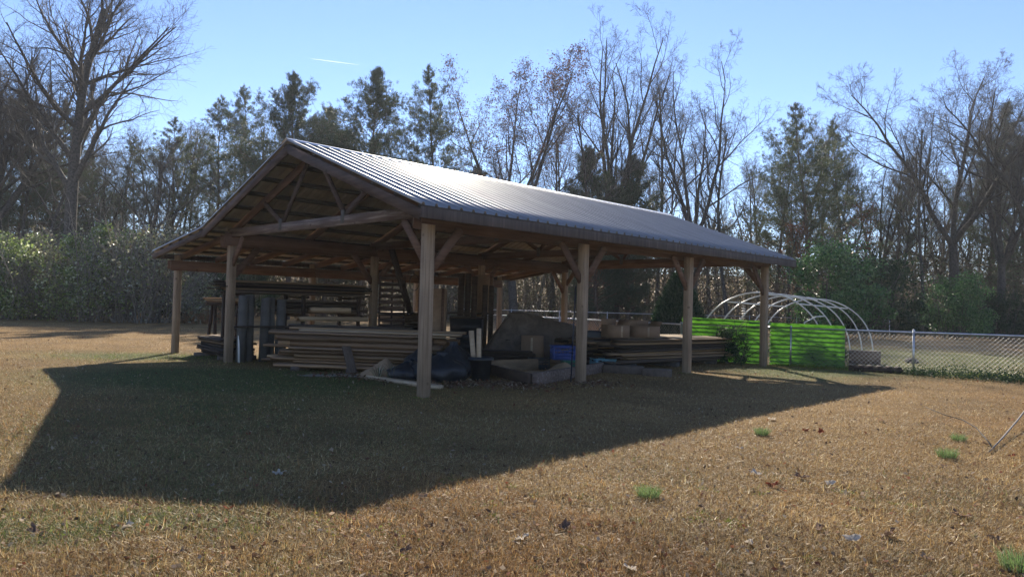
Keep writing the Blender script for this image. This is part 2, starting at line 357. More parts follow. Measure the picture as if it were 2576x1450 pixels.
# grass blades: one uncountable mass
def blades(N, y0, y1, seed, big=1., xw=.78, coarse=False):
    r = np.random.RandomState(seed)
    q = r.rand(N); y = 1/(1/y0-q*(1/y0-1/y1)); x = (r.rand(N)*2-1)*xw*y
    gm = greenness(x, y)+.4*(vnoise(x, y, 2.3, 5) > .42)*(r.rand(N) < .3)*(y < 9)
    isg = r.rand(N) < np.clip(gm*.75+.012, 0, .8)
    sc = big*np.clip(.75+y/22, .8, 1.8)
    cl = .75+.5*np.clip(vnoise(x, y, 9, 21), -1, 1); L = r.uniform(.02, .06, N)*sc*cl; wd = r.uniform(.0008, .002, N)*sc
    if coarse: L = r.uniform(.03, .09, N); wd = r.uniform(.0016, .0036, N)
    az = r.rand(N)*2*PI; el = np.abs(r.normal(.45, .42, N)); el = np.clip(el, .02, 1.45)
    d = np.stack([np.cos(az)*np.cos(el), np.sin(az)*np.cos(el), np.sin(el)], -1)
    sdv = np.stack([-np.sin(az), np.cos(az), r.uniform(-.6, .6, N)], -1)
    b = np.stack([x, y, ground_z(x, y)+r.uniform(-.002, .014, N)], -1)
    V = np.stack([b-sdv*wd[:, None], b+sdv*wd[:, None], b+d*L[:, None]], 1)
    t = r.rand(N)[:, None]
    pal = np.array([(.14, .085, .04), (.3, .19, .085), (.44, .3, .145), (.56, .42, .235), (.72, .6, .4), (.36, .2, .085)])
    pc = pal[r.choice(6, N, p=[.2, .26, .24, .15, .06, .09])]*r.uniform(.8, 1.2, (N, 1))
    gp = np.array([(.09, .13, .035), (.15, .2, .05), (.24, .28, .07), (.06, .09, .03)])[r.randint(0, 4, N)]*r.uniform(.8, 1.2, (N, 1))
    pc = pc*(1+.22*np.clip(vnoise(x, y, 5, 22)+vnoise(x, y, 1.3, 23), -1.3, 1.3))[:, None]*np.where((vnoise(x, y, .8, 24) > .2)[:, None], np.array([.95, .84, .64]), np.array([.95, .94, .78]))
    C = np.where(isg[:, None], gp, pc)
    m_ = MB(); m_.add(V, np.arange(N*3).reshape(-1, 3)); me = m_.mesh('grass')
    a = me.attributes.new('tint', 'FLOAT_COLOR', 'POINT')
    a.data.foreach_set('color', np.concatenate([np.repeat(C, 3, 0), np.ones((N*3, 1))], 1).astype(np.float32).ravel())
    return me
tag(linkobj('grass', blades(900000, 3.6, 32, 11), M['blades']), 'short dry brown grass with green shoots', 'grass', kind='stuff')
tag(linkobj('straw', blades(38000, 3.6, 9, 12, 1.0, coarse=True), M['blades']), 'coarse matted straw on the near lawn', 'straw', kind='stuff')

# ------------------------------------------------------------------ leaf helpers
def leaf_quads(C, size, seed, up=.0, asp=.6):
    r = np.random.RandomState(seed); N = len(C)
    n = r.normal(size=(N, 3)); n[:, 2] += up; n /= np.linalg.norm(n, axis=1)[:, None]
    a = np.cross(n, r.normal(size=(N, 3))); a /= np.linalg.norm(a, axis=1)[:, None]; b = np.cross(n, a)
    s = (size*r.uniform(.6, 1.3, N))[:, None]
    V = np.stack([C-a*s*.5, C+b*s*asp*.5+n*s*.08, C+a*s*.5, C-b*s*asp*.5+n*s*.08], 1)
    return V, np.arange(N*4).reshape(-1, 4)
def needle_tris(C, D, M_, length, wid, seed, spread=.7):
    r = np.random.RandomState(seed); N = len(C)*M_
    P = np.repeat(C, M_, 0)+r.normal(size=(N, 3))*length*.3; d = np.repeat(D, M_, 0)+r.normal(size=(N, 3))*spread
    d /= np.linalg.norm(d, axis=1)[:, None]+1e-9
    s = np.cross(d, r.normal(size=(N, 3))); s /= np.linalg.norm(s, axis=1)[:, None]+1e-9
    L = (length*r.uniform(.6, 1.2, N))[:, None]; wv = wid*r.uniform(.7, 1.3, N)[:, None]
    return np.stack([P-s*wv, P+s*wv, P+d*L], 1), np.arange(N*3).reshape(-1, 3)
def unit(v): return v/(np.linalg.norm(v)+1e-9)

# ------------------------------------------------------------------ trees
def bare_tree(seed, H, r0, fork=.35, limbs=9, limb_len=.45, ang=.6, trop=.10, sub=(8, 6, 5), lean=(0, 0), leaders=0, leaves=0, tw=1., wob=.10):
    R = np.random.RandomState(seed); tr = MB(); cr_ = MB(); tips = []
    UP = np.array([0, 0, 1.])
    def path(p, d, L, n, wobble, tp):
        P = [p]; 
        for _ in range(n):
            d = unit(d+R.normal(size=3)*wobble+UP*tp); p = p+d*L/n; P.append(p)
        return np.array(P)
    def perp(d):
        a = unit(np.cross(d, [.3, .5, .8])); return a, np.cross(d, a)
    def grow(p, d, L, r, lev):
        n = (9, 8, 6, 4, 3)[lev]
        P = path(p, d, L, n, (wob*.35, wob, wob*1.6, wob*2, wob*2)[lev], (.02, trop, trop*.8, trop*.6, trop*.4)[lev])
        rad = r*(1-(.62 if lev == 0 else .8)*np.linspace(0, 1, n+1)**(.9))
        rad = np.maximum(rad, .0055*tw)
        if lev == 0: rad[0] *= 1.35
        (tr if lev <= 1 else cr_).tube(P, rad, (9, 6, 4, 3, 3)[lev], cap=False)
        if lev >= 3: tips.append(P[-1]); tips.append(P[len(P)//2])
        if lev == 4: return
        nc = limbs if lev == 0 else max(2, int(round(sub[lev-1]*R.uniform(.75, 1.2))))
        ga = R.rand()*6.28
        for k in range(nc):
            if lev == 0: t = fork+(.98-fork)*((k+R.rand()*.7)/nc)**1.0
            else: t = .18+.8*(k+R.rand()*.8)/nc
            t = min(t, .985)
            q = t*n; i0 = min(int(q), n-1); pp = P[i0]+(P[i0+1]-P[i0])*(q-i0); dd = unit(P[i0+1]-P[i0]); ri = np.interp(q, np.arange(n+1), rad)
            ga += 2.4+R.normal()*.35; a, b = perp(dd)
            an = (ang if lev == 0 else (.65, .75, .8)[lev-1])*R.uniform(.7, 1.25)
            if lev == 0: an *= 1.25-.65*(t-fork)/(1-fork)
            nd = unit(dd*math.cos(an)+(a*math.cos(ga)+b*math.sin(ga))*math.sin(an))
            if lev == 0: l2 = H*limb_len*(1.12-.72*((t-fork)/(1-fork)))*R.uniform(.8, 1.2)
            else: l2 = L*(.5, .5, .55)[lev-1]*(1.15-.6*t)*R.uniform(.7, 1.25)
            grow(pp, nd, l2, ri*(.62 if lev == 0 else .6), lev+1)
    d0 = unit(np.array([lean[0], lean[1], 1.]))
    if leaders:
        Lt = H*fork; P = path(np.zeros(3), d0, Lt, 6, wob*.3, .02); rr = np.linspace(r0*1.3, r0*.85, 7); tr.tube(P, rr, 9, cap=False)
        dd = unit(P[-1]-P[-2]); fs = fork; 
        for k in range(leaders):
            a, b = perp(dd); g_ = k*2*PI/leaders+R.rand(); an = ang*(R.uniform(.55, .95) if k else .12)
            nd = unit(dd*math.cos(an)+(a*math.cos(g_)+b*math.sin(g_))*math.sin(an))
            fork = .22; sv = (limb_len,)
            H2 = (H-Lt)*R.uniform(.85, 1.03)
            grow_len = H2
            Hs = H; 
            # each leader is itself a stem with limbs
            def stem(p, d, L, r):
                nonlocal tr
                n = 9; Q = path(p, d, L, n, wob*.8, .07); rad = np.maximum(r*(1-.85*np.linspace(0, 1, n+1)), .01); tr.tube(Q, rad, 7, cap=False)
                ga = R.rand()*6
                for c in range(limbs):
                    t = .15+.83*(c+R.rand()*.7)/limbs; q = t*n; i0 = min(int(q), n-1)
                    pp = Q[i0]+(Q[i0+1]-Q[i0])*(q-i0); d2 = unit(Q[i0+1]-Q[i0]); ri = np.interp(q, np.arange(n+1), rad)
                    ga += 2.4+R.normal()*.3; a2, b2 = perp(d2); an2 = .6*R.uniform(.7, 1.2)
                    nd2 = unit(d2*math.cos(an2)+(a2*math.cos(ga)+b2*math.sin(ga))*math.sin(an2))
                    grow(pp, nd2, L*limb_len*(1.1-.7*t)*R.uniform(.8, 1.2), ri*.6, 1)
            stem(P[-1]-dd*.15, nd, H2, r0*.62)
    else:
        grow(np.zeros(3), d0, H, r0, 0)
    lv = None
    if leaves:
        T = np.array(tips); T = T[T[:, 2] > H*.4]; idx = R.randint(0, len(T), leaves)
        C = T[idx]+R.normal(size=(leaves, 3))*.18
        lv = MB(); lv.add(*leaf_quads(C, .12, seed))
    return tr.mesh('trunk', True), cr_.mesh('twigs'), (lv.mesh('leaves') if lv else None)

def pine_tree(seed, H, r0, start=.35, R_max=2.6, nb=80, clumps=14, M_=11, nl=.26, nw=.016, top_pow=.8, droop=0., scrag=.25):
    R = np.random.RandomState(seed); tr = MB(); br = MB(); C = []; D = []
    n = 12; P = [np.zeros(3)]; d = np.array([0, 0, 1.])
    for _ in range(n):
        d = unit(d+R.normal(size=3)*.035+np.array([0, 0, .1])); P.append(P[-1]+d*H/n)
    P = np.array(P); rad = np.maximum(r0*(1-.93*np.linspace(0, 1, n+1)), .012); rad[0] *= 1.25
    tr.tube(P, rad, 8, cap=False)
    ga = 0
    for k in range(nb):
        t = start+(1-start)*((k+R.rand())/nb); q = min(t*n, n-.01); i0 = int(q); p = P[i0]+(P[i0+1]-P[i0])*(q-i0)
        ga += 2.4+R.normal()*.5
        s = (1-t)/(1-start); prof = (min(1, 1.75*s)**top_pow)*(1 if s < .85 else 1-.5*(s-.85)/.15)
        L = max(.25, R_max*prof*R.uniform(1-scrag*1.6, 1+scrag)); el = .8*(1-s)**1.5+.15-droop*s+R.normal()*.16
        d = np.array([math.cos(ga)*math.cos(el), math.sin(ga)*math.cos(el), math.sin(el)])
        Q = [p]; 
        for _ in range(5):
            d = unit(d+R.normal(size=3)*.13+np.array([0, 0, .08])); Q.append(Q[-1]+d*L/5)
        Q = np.array(Q); br.tube(Q, np.linspace(max(.012, rad[i0]*.28), .006, 6), 4, cap=False)
        m_ = max(3, int(clumps*(L/R_max)*1.3))
        for c in range(m_):
            f = R.uniform(.25, 1.)**.7*5; i1 = min(int(f), 4); b = Q[i1]+(Q[i1+1]-Q[i1])*(f-i1)
            off = R.normal(size=3)*np.array([.16, .16, .1])*L*.5*min(1, .5+f/5)
            e = b+off
            if R.rand() < .5: br.tube(np.array([b, (b+e)/2+R.normal(size=3)*.03, e]), np.array([.008, .007, .005]), 3, cap=False)
            C.append(e); D.append(unit(d+off*.8+np.array([0, 0, .45])))
    for q in np.linspace(0, .3, 5): C.append(P[-1]-np.array([0, 0, q])); D.append(np.array([0, 0, 1.]))
    # bare dead stubs below the crown
    for k in range(12):
        t = start*R.uniform(.45, 1.05); q = min(t*n, n-.01); i0 = int(q); p = P[i0]+(P[i0+1]-P[i0])*(q-i0); a = R.rand()*6.28
        br.tube(np.array([p, p+np.array([math.cos(a), math.sin(a), .05])*R.uniform(.5, 1.5), p+np.array([math.cos(a), math.sin(a), .0])*R.uniform(1.5, 2.2)]), np.array([.02, .014, .006]), 3, cap=False)
    nm = MB(); nm.add(*needle_tris(np.array(C), np.array(D), M_+6, nl*.66, nw*.62, seed))
    return tr.mesh('trunk', True), br.mesh('branches'), nm.mesh('needles')

def plant_tree(name, meshes, mats, x, y, rz, sc, label, cat, group, parts):
    o = empty(name, (x, y, G(x, y)-.05), rz, label, cat, group, sc)
    for me, mt, pn in zip(meshes, mats, parts):
        if me is not None: linkobj(pn, me, mt, o)
    return o
_bt = {}
def _info(meshes):
    k = meshes[1].name
    if k not in _bt:
        V = np.zeros(len(meshes[1].vertices)*3, np.float32); meshes[1].vertices.foreach_get('co', V); V = V.reshape(-1, 3); top = V[V[:, 2] > .5*V[:, 2].max()]
        _bt[k] = (float(np.percentile(V[:, 2], 99.9)), math.atan2(top[:, 1].mean(), top[:, 0].mean()))
    return _bt[k]
def bare(meshes, x, y, H0, H, label, group='bare hardwood trees around the yard', rz=0., leafmat=None, bark='bark', twig='twig'):
    H0, la = _info(meshes)
    if group != 'slender trunks in the woods behind the yard' and meshes[0] is not small[0]: rz = (PI/2 if rz % 1 < .5 else -PI/2)-la+.5*(rz % .3)
    return plant_tree('bare_tree' if leafmat is None else 'oak_tree', meshes, (M[bark], M[twig], leafmat), x, y, rz, H/H0, label, 'tree', group, ('trunk', 'crown', 'leaves'))
def pine(meshes, x, y, H0, H, label, group='pines behind the yard', rz=0., mat='needles'):
    return plant_tree('pine_tree', meshes, (M['pine_bark'], M['pine_bark'], M[mat]), x, y, rz, H/H0, label, 'tree', group, ('trunk', 'branches', 'crown'))
def tx(X, dep): return (X-1287.5)/FPX*dep
def th(X, Y, dep): return 1.32+(hor(X)-Y)/FPX*dep

big = bare_tree(101, 20, .42, fork=.36, limbs=18, limb_len=.44, ang=.66, trop=.075, sub=(11, 8, 6), tw=1.)
bigl = bare_tree(102, 20, .44, fork=.34, limbs=11, limb_len=.5, ang=.65, trop=.05, sub=(9, 7, 6), leaders=4, tw=1.)
vase = bare_tree(133, 20, .3, fork=.3, limbs=8, limb_len=.42, ang=.56, trop=.08, sub=(7, 6, 5), leaders=6, tw=.9)
vase2 = bare_tree(104, 18, .23, fork=.33, limbs=8, limb_len=.46, ang=.62, trop=.085, sub=(7, 6, 5), leaders=4, tw=.9, wob=.13)
slim = bare_tree(105, 16, .14, fork=.42, limbs=14, limb_len=.3, ang=.65, trop=.1, sub=(7, 6, 5), tw=.95)
slim2 = bare_tree(106, 15, .15, fork=.36, limbs=12, limb_len=.38, ang=.75, trop=.08, sub=(7, 6, 5), lean=(.12, 0), tw=.95, wob=.16)
small = bare_tree(107, 9, .15, fork=.3, limbs=10, limb_len=.55, ang=.7, trop=.07, sub=(8, 7, 5), lean=(.3, 0), wob=.15)
wide = bare_tree(108, 20, .32, fork=.33, limbs=10, limb_len=.52, ang=.85, trop=.045, sub=(9, 8, 6), leaders=4, wob=.13, tw=.95)
oak = bare_tree(109, 17, .24, fork=.25, limbs=9, limb_len=.46, ang=.6, trop=.07, sub=(8, 7, 5), leaders=4, leaves=8000, wob=.13)
rust = bare_tree(110, 8, .09, fork=.3, limbs=10, limb_len=.4, ang=.8, trop=.05, sub=(5, 4, 3), leaves=1800, wob=.13)

GB = 'bare hardwood trees around the yard'
bare(big, tx(158, 40), 40, 20, 22.5, 'very large bare hardwood with a thick dark trunk towering over the left thicket', GB, 1.1)
bare(bigl, tx(-8, 45), 45, 20, 18.0, 'bare hardwood whose crown is cut by the left edge of the view', GB, 2.)
bare(slim, tx(52, 46), 46, 16, 15.0, 'slender bare tree with a straight trunk just left of the very large hardwood', GB, .4)
bare(slim2, tx(92, 42.5), 42.5, 15, 15.0, 'bare tree with forked upper stem standing closest to the very large hardwood', GB, 2.4)
bare(small, tx(318, 43), 43, 9, 11.0, 'low bare tree leaning right behind the left thicket', GB, .2)
bare(vase2, tx(255, 56), 56, 18, 13.0, 'small spreading bare tree half hidden behind the very large hardwood', GB, .9)
bare(slim, tx(470, 60), 60, 16, 16.0, 'thin feathery bare tree rising between the pines left of the shed', GB, 3.)
bare(oak, tx(1296, 53), 53, 17, th(1310, 88, 53), 'multi-stemmed oak still carrying dull purple brown leaves above the shed ridge', 'oaks with leaves', 1., M['oak_leaf'])
bare(slim2, tx(1452, 52), 52, 15, th(1440, 260, 52), 'thin crooked bare tree between the leafy oak and the tallest hardwood', GB, 2.9)
bare(vase, tx(1548, 56), 56, 20, th(1570, 22, 56), 'tallest bare vase shaped hardwood above the middle of the metal roof', GB, .6)
bare(slim, tx(1652, 58), 58, 16, th(1670, 175, 58), 'narrow bare tree just right of the tallest vase shaped hardwood', GB, 1.9)
bare(vase2, tx(1742, 55), 55, 18, th(1800, 95, 55), 'bare tree with a wide fan of limbs above the far end of the roof', GB, 2.2)
bare(slim2, tx(1835, 52), 52, 15, th(1900, 225, 52), 'bare tree with limbs sweeping up to the right beside the far end of the roof', GB, .1)
bare(slim, tx(2322, 50), 50, 16, th(2320, 260, 50), 'dark straight trunked bare tree just left of the wide right hand hardwood', GB, 4.)
bare(wide, tx(2405, 52), 52, 20, th(2430, 95, 52), 'wide spreading bare hardwood high over the right hand hedge', GB, .7)
bare(vase, tx(2520, 50), 50, 20, th(2540, 160, 50), 'bare hardwood with upswept limbs at the right edge of the view', GB, 1.5)
bare(wide, tx(2640, 47), 47, 20, 19, 'bare hardwood reaching in over the right edge of the view', GB, 2.7)
bare(rust, tx(1985, 47), 47, 8, 7.2, 'small tree with rust red leaves behind the hoop frame', 'rust leaved young trees', .5, M['rust_leaf'])
bare(rust, tx(2150, 50), 50, 8, 9.0, 'young tree with rust red leaves between the pine and the evergreen bush', 'rust leaved young trees', 2.5, M['rust_leaf'])
bare(rust, tx(1480, 50), 50, 8, 6.0, 'young tree with rust red leaves seen under the roof', 'rust leaved young trees', 1.5, M['rust_leaf'])
# background rows of bare trees one can tell apart as trunks
r_ = random.Random(5)
meshes_bg = [(slim, 16), (slim2, 15), (vase2, 18), (slim, 16)]
gapX = [-80, 15, 120, 215, 300, 360, 410, 445, 505, 540, 585, 640, 690, 780, 870, 960, 1060, 1110, 1170, 1230, 1265, 1345, 1390, 1425, 1490, 1530, 1595, 1630, 1690, 1725, 1790, 1870, 1905, 1945, 2010, 2065, 2100, 2160, 2205, 2240, 2275, 2300, 2350, 2420, 2455, 2490, 2550, 2600, 2660]
for k, X in enumerate(gapX):
    dep = r_.uniform(58, 66); ms, h0 = meshes_bg[k % 4]
    top = r_.uniform(330, 450) if 700 < X < 1200 else r_.uniform(270, 430)
    bare(ms, tx(X+r_.uniform(-8, 8), dep), dep, h0, th(X, top, dep), 'slender bare trunk in the row of woods behind the yard', 'slender trunks in the woods behind the yard', r_.uniform(0, 6.28), twig=('twig', 'twig_red')[k % 2], bark=('bark', 'bark_pale')[k % 3 == 0])

pA = pine_tree(201, 17, .2, .2, 4.3, 180, 60, 13, .27, .019, .85, scrag=.5)
pB = pine_tree(202, 17, .2, .16, 4.5, 185, 60, 13, .27, .019, .85, scrag=.52)
pC = pine_tree(203, 17, .17, .34, 3.4, 105, 44, 12, .25, .018, .85, scrag=.45)
pD = pine_tree(204, 16, .15, .42, 2.8, 85, 28, 12, .25, .018, .85, scrag=.45)
pE = pine_tree(205, 12, .18, .06, 3.0, 140, 52, 13, .27, .02, .6, scrag=.3)
pF = pine_tree(206, 17, .2, .2, 4.1, 120, 40, 12, .27, .018, .85, scrag=.4)
GP = 'pines behind the yard'
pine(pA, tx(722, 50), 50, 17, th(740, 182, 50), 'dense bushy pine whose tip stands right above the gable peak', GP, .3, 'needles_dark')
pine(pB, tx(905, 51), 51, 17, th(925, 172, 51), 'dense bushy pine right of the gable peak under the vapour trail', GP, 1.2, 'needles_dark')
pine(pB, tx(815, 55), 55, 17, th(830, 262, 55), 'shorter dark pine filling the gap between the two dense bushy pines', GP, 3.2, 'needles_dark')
pine(pC, tx(1098, 54), 54, 17, th(1115, 165, 54), 'open crowned pine standing alone left of the leafy oak', GP, 2.1)
pine(pD, tx(545, 55), 55, 16, th(555, 238, 55), 'thin trunked pine above the left roof slope', GP, .5)
pine(pD, tx(612, 57), 57, 16, th(625, 222, 57), 'thin pine with bare lower stem between the left roof slope and the dense pines', GP, 2.5)
pine(pC, tx(425, 56), 56, 17, th(430, 300, 56), 'pine with a narrow crown behind the low leaning tree', GP, 4.)
pine(pD, tx(335, 58), 58, 16, th(335, 340, 58), 'short topped pine behind the right end of the left thicket', GP, 1.)
pine(pA, tx(30, 50), 50, 17, th(30, 225, 50), 'dark pine behind the far left trunks', GP, 2., 'needles_dark')
pine(pC, tx(122, 52), 52, 17, th(120, 240, 52), 'dull green pine directly behind the very large hardwood', GP, .2)
pine(pB, tx(235, 60), 60, 17, th(235, 380, 60), 'low pine showing between the very large hardwood and the low leaning tree', GP, 5.)
pine(pE, tx(1500, 52), 52, 12, th(1500, 372, 52), 'rounded evergreen at the foot of the tallest vase shaped hardwood', GP, 1., 'needles_dark')
pine(pE, tx(1580, 54), 54, 12, th(1580, 400, 54), 'second evergreen pressed against the trunk of the tallest hardwood', GP, 2.6, 'needles_dark')
pine(pE, tx(1215, 60), 60, 12, th(1215, 420, 60), 'small dark evergreen just above the roof ridge left of the oak', GP, .6, 'needles_dark')
pine(pF, tx(1945, 52), 52, 17, th(1950, 335, 52), 'bushy pine left of the tall pine beyond the far roof corner', GP, .8)
pine(pF, tx(2045, 47), 47, 17, th(2060, 238, 47), 'tall full pine beyond the far roof corner', GP, 3.9, 'needles')
pine(pC, tx(2120, 53), 53, 17, th(2130, 300, 53), 'pine leaning against the right side of the tall full pine', GP, 1.6)
pine(pF, tx(2480, 58), 58, 17, th(2490, 245, 58), 'pine behind the wide right hand hardwood', GP, 2.2)
pine(pC, tx(2255, 60), 60, 17, th(2255, 400, 60), 'low pine in the gap right of the tall full pine', GP, 5.2)
pine(pF, tx(2600, 55), 55, 17, th(2600, 300, 55), 'pine at the right edge of the view', GP, 4.5)

# deep woods that read as one mass
def mass_woods():
    R = np.random.RandomState(31); mb = MB()
    def raw(me):
        V = np.zeros(len(me.vertices)*3, np.float32); me.vertices.foreach_get('co', V); V = V.reshape(-1, 3)
        Lx = np.zeros(len(me.loops), np.int32); me.loops.foreach_get('vertex_index', Lx); return V, Lx.reshape(-1, 4)
    lite = bare_tree(120, 14, .15, fork=.35, limbs=9, limb_len=.3, ang=.6, trop=.12, sub=(5, 4, 2), tw=1.7)
    parts = [raw(lite[0]), raw(lite[1])]
    for k in range(230):
        x = R.uniform(-64, 70); y = R.uniform(66, 94); a = R.rand()*6.28; s = R.uniform(.62, .98); ca, sa = math.cos(a)*s, math.sin(a)*s
        for V, F in parts:
            W = np.stack([V[:, 0]*ca-V[:, 1]*sa+x, V[:, 0]*sa+V[:, 1]*ca+y, V[:, 2]*s+.2], -1); mb.add(W, F)
    return mb.mesh('woods')
tag(linkobj('woods', mass_woods(), M['bark']), 'deep bare woods behind the yard', 'woods', kind='stuff')
def undergrowth():
    R = np.random.RandomState(32); mb = MB(); N = 330000
    x = R.uniform(-62, 66, N); y = R.uniform(54, 80, N)
    hmax = 7.0+2.6*vnoise(x, y, .35, 9)
    z = .24+np.abs(R.rand(N)**1.25)*np.maximum(hmax, .8)
    mb.add(*leaf_quads(np.stack([x, y, z], -1), .19, 33))
    st = MB()
    for k in range(3600):
        p = np.array([R.uniform(-60, 64), R.uniform(54, 78), .2]); h = R.uniform(2, 8); d = R.normal(size=3)*.18; d[2] = 1
        st.tube(np.array([p, p+d*h*.5+R.normal(size=3)*.15, p+d*h+R.normal(size=3)*.4]), np.array([.022, .017, .008]), 3, cap=False)
    return mb.mesh('undergrowth'), st.mesh('saplings')
ug, sp_ = undergrowth()
tag(linkobj('undergrowth', ug, M['under_leaf']), 'tangled leafy undergrowth along the foot of the woods', 'undergrowth', kind='stuff')
tag(linkobj('saplings_thicket', sp_, M['twig']), 'thin saplings crowding the foot of the woods', 'saplings', kind='stuff')

# ------------------------------------------------------------------ shrubs
def shrub(seed, R_, H, leaves, size, stems=40, dens_low=1., tight=.0, cone=False, twigs=160):
    R = np.random.RandomState(seed); st = MB(); C = []
    for k in range(stems):
        a = R.rand()*6.28; e = R.uniform(.7, 1.5); L = H*R.uniform(.6, 1.22)
        d = np.array([math.cos(a)*math.cos(e), math.sin(a)*math.cos(e), math.sin(e)]); p = np.array([math.cos(a), math.sin(a), 0])*R.uniform(0, R_*.45)
        P = [p]
        for _ in range(5): d = unit(d+R.normal(size=3)*.14+np.array([0, 0, .03])); P.append(P[-1]+d*L/5)
        P = np.array(P); st.tube(P, np.linspace(.022, .006, 6), 3, cap=False)
        for c in range(max(1, twigs//stems)):
            q = R.uniform(.3, 1)*5; i0 = min(int(q), 4); b = P[i0]+(P[i0+1]-P[i0])*(q-i0); dd = unit(R.normal(size=3)+np.array([0, 0, .5])); l = R.uniform(.3, .9)
            st.tube(np.array([b, b+dd*l*.5, b+dd*l+R.normal(size=3)*.08]), np.array([.007, .006, .004]), 3, cap=False)
    nb = 46; bl = []
    for k in range(nb):
        a = R.rand()*6.28; rr = R_*math.sqrt(R.rand())*.8; zz = R.uniform(.12, .88)*H
        if cone: rr *= (1-zz/H)
        else: rr *= math.sqrt(max(0.05, 1-(max(0, zz/H-.35)/.68)**2))
        bl.append((math.cos(a)*rr, math.sin(a)*rr, zz, R_*R.uniform(.1, .34)))
    bl = np.array(bl); k = R.randint(0, nb, leaves)
    v = R.normal(size=(leaves, 3)); v /= np.linalg.norm(v, axis=1)[:, None]; rad = R.rand(leaves)**(.5)*1.25
    P = bl[k, :3]+v*(rad*bl[k, 3])[:, None]*np.array([1, 1, .8]); P[:, 2] = np.abs(P[:, 2])
    lv = MB(); lv.add(*leaf_quads(P, size, seed))
    return st.mesh('stems'), lv.mesh('foliage')
def cone_shrub(seed, R_, H, leaves, size):
    R = np.random.RandomState(seed); z = H*(1-np.sqrt(R.rand(leaves))); z = H*(1-R.rand(leaves)**.6)
    prof = R_*np.minimum(1, (1-z/H)*1.5+.03)**.8; a = R.rand(leaves)*6.28; rr = prof*(.55+.5*R.rand(leaves)**.4)
    lv = MB(); C = np.stack([np.cos(a)*rr, np.sin(a)*rr, z], -1); D = np.stack([np.cos(a)*.5, np.sin(a)*.5, np.ones_like(a)], -1)
    lv.add(*needle_tris(C, D, 3, size, size*.12, seed, .45))
    st = MB(); st.tube(np.array([(0, 0, 0), (0, 0, H*.5), (0, 0, H*.9)]), np.array([.05, .03, .01]), 6, cap=False)
    return st.mesh('stems'), lv.mesh('foliage')
def put_shrub(meshes, x, y, rz, sc, label, group, mat, name='shrub', cat='shrub', stem='twig'):
    return plant_tree(name, meshes, (M[stem], M[mat]), x, y, rz, sc, label, cat, group, ('stem', 'foliage'))
sA = shrub(301, 2.4, 4.3, 5600, .135, 55, twigs=500)
sB = shrub(302, 2.6, 4.0, 5000, .125, 70, twigs=800)
sC = shrub(303, 2.2, 3.6, 5000, .14, 45, twigs=360)
sE = shrub(304, 2.6, 4.6, 15000, .13, 20, twigs=60)
sF = shrub(305, 1.3, 1.5, 6000, .12, 16, twigs=40)
sG = shrub(306, .55, 1.05, 3800, .055, 10, twigs=30)
GT = 'shrubs of the left thicket'
for X, dep, ms, sc, mt, lb in [
    (20, 36, sC, 1.2, 'thicket_leaf', 'yellow green shrub at the left edge of the thicket'),
    (110, 37.5, sB, 1.0, 'thicket_dull', 'dull brown shrub with bare arching stems second from the left edge of the thicket'),
    (205, 36.5, sA, 1.08, 'thicket_leaf', 'green leaved shrub in front of the very large hardwood'),
    (290, 37, sA, 1.25, 'thicket_leaf', 'tall leafy shrub in the middle of the thicket with glints painted as pale leaves'),
    (372, 36.5, sB, 1.28, 'thicket_dull', 'brown twiggy shrub right of the middle of the thicket'),
    (425, 38, sC, 1.15, 'thicket_dull', 'twiggy shrub at the right end of the thicket beside the left shed post'),
    (60, 41, sA, 1.2, 'thicket_leaf', 'taller shrub behind the left end of the thicket'),
    (330, 42, sB, 1.3, 'thicket_leaf', 'taller shrub behind the right half of the thicket'),
    (160, 42, sC, 1.4, 'thicket_dull', 'dull shrub at the foot of the very large hardwood trunk'),
    (-60, 36, sB, 1.1, 'thicket_leaf', 'shrub just beyond the left edge of the view'),
    (480, 41, sC, .8, 'thicket_leaf', 'small pale leaved shrub behind the lean-to post'),
]:
    put_shrub(ms, tx(X, dep), dep, X*.37, sc, lb, GT, mt, stem='bark_branch')
GE = 'evergreen bushes round the yard'
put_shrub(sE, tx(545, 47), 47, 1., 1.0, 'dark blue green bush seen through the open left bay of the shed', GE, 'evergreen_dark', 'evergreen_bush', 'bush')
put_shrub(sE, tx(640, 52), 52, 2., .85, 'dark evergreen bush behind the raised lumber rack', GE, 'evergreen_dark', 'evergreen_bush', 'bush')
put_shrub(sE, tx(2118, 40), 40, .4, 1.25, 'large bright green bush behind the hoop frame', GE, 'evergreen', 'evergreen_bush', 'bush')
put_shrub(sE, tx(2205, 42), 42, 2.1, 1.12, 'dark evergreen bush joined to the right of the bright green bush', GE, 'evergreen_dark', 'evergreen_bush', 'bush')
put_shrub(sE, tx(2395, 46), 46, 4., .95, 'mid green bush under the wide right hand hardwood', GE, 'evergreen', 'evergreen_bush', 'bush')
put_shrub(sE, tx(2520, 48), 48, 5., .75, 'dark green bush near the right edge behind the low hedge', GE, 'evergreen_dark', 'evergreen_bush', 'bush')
put_shrub(cone_shrub(311, .95, 3.0, 9000, .22), tx(1708, 31), 31, 0, 1, 'cone shaped evergreen behind the chain link fence left of the green sheets', GE, 'evergreen_dark', 'conical_evergreen', 'bush')
for k, X in enumerate((2160, 2225, 2290, 2350, 2420, 2485, 2555, 2620)):
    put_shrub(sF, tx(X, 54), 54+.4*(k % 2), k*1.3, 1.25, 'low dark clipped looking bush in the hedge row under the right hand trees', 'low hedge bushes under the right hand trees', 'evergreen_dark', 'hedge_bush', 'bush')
put_shrub(sG, 5.62, 18.55, .3, 1.0, 'dark leafy shrub growing against the green sheets by the lumber stack', GE, 'evergreen_dark', 'leafy_shrub', 'shrub')
put_shrub(sG, 8.0, 19.1, 2.3, .8, 'leafy shrub behind the right green sheet', GE, 'evergreen_dark', 'leafy_shrub', 'shrub')
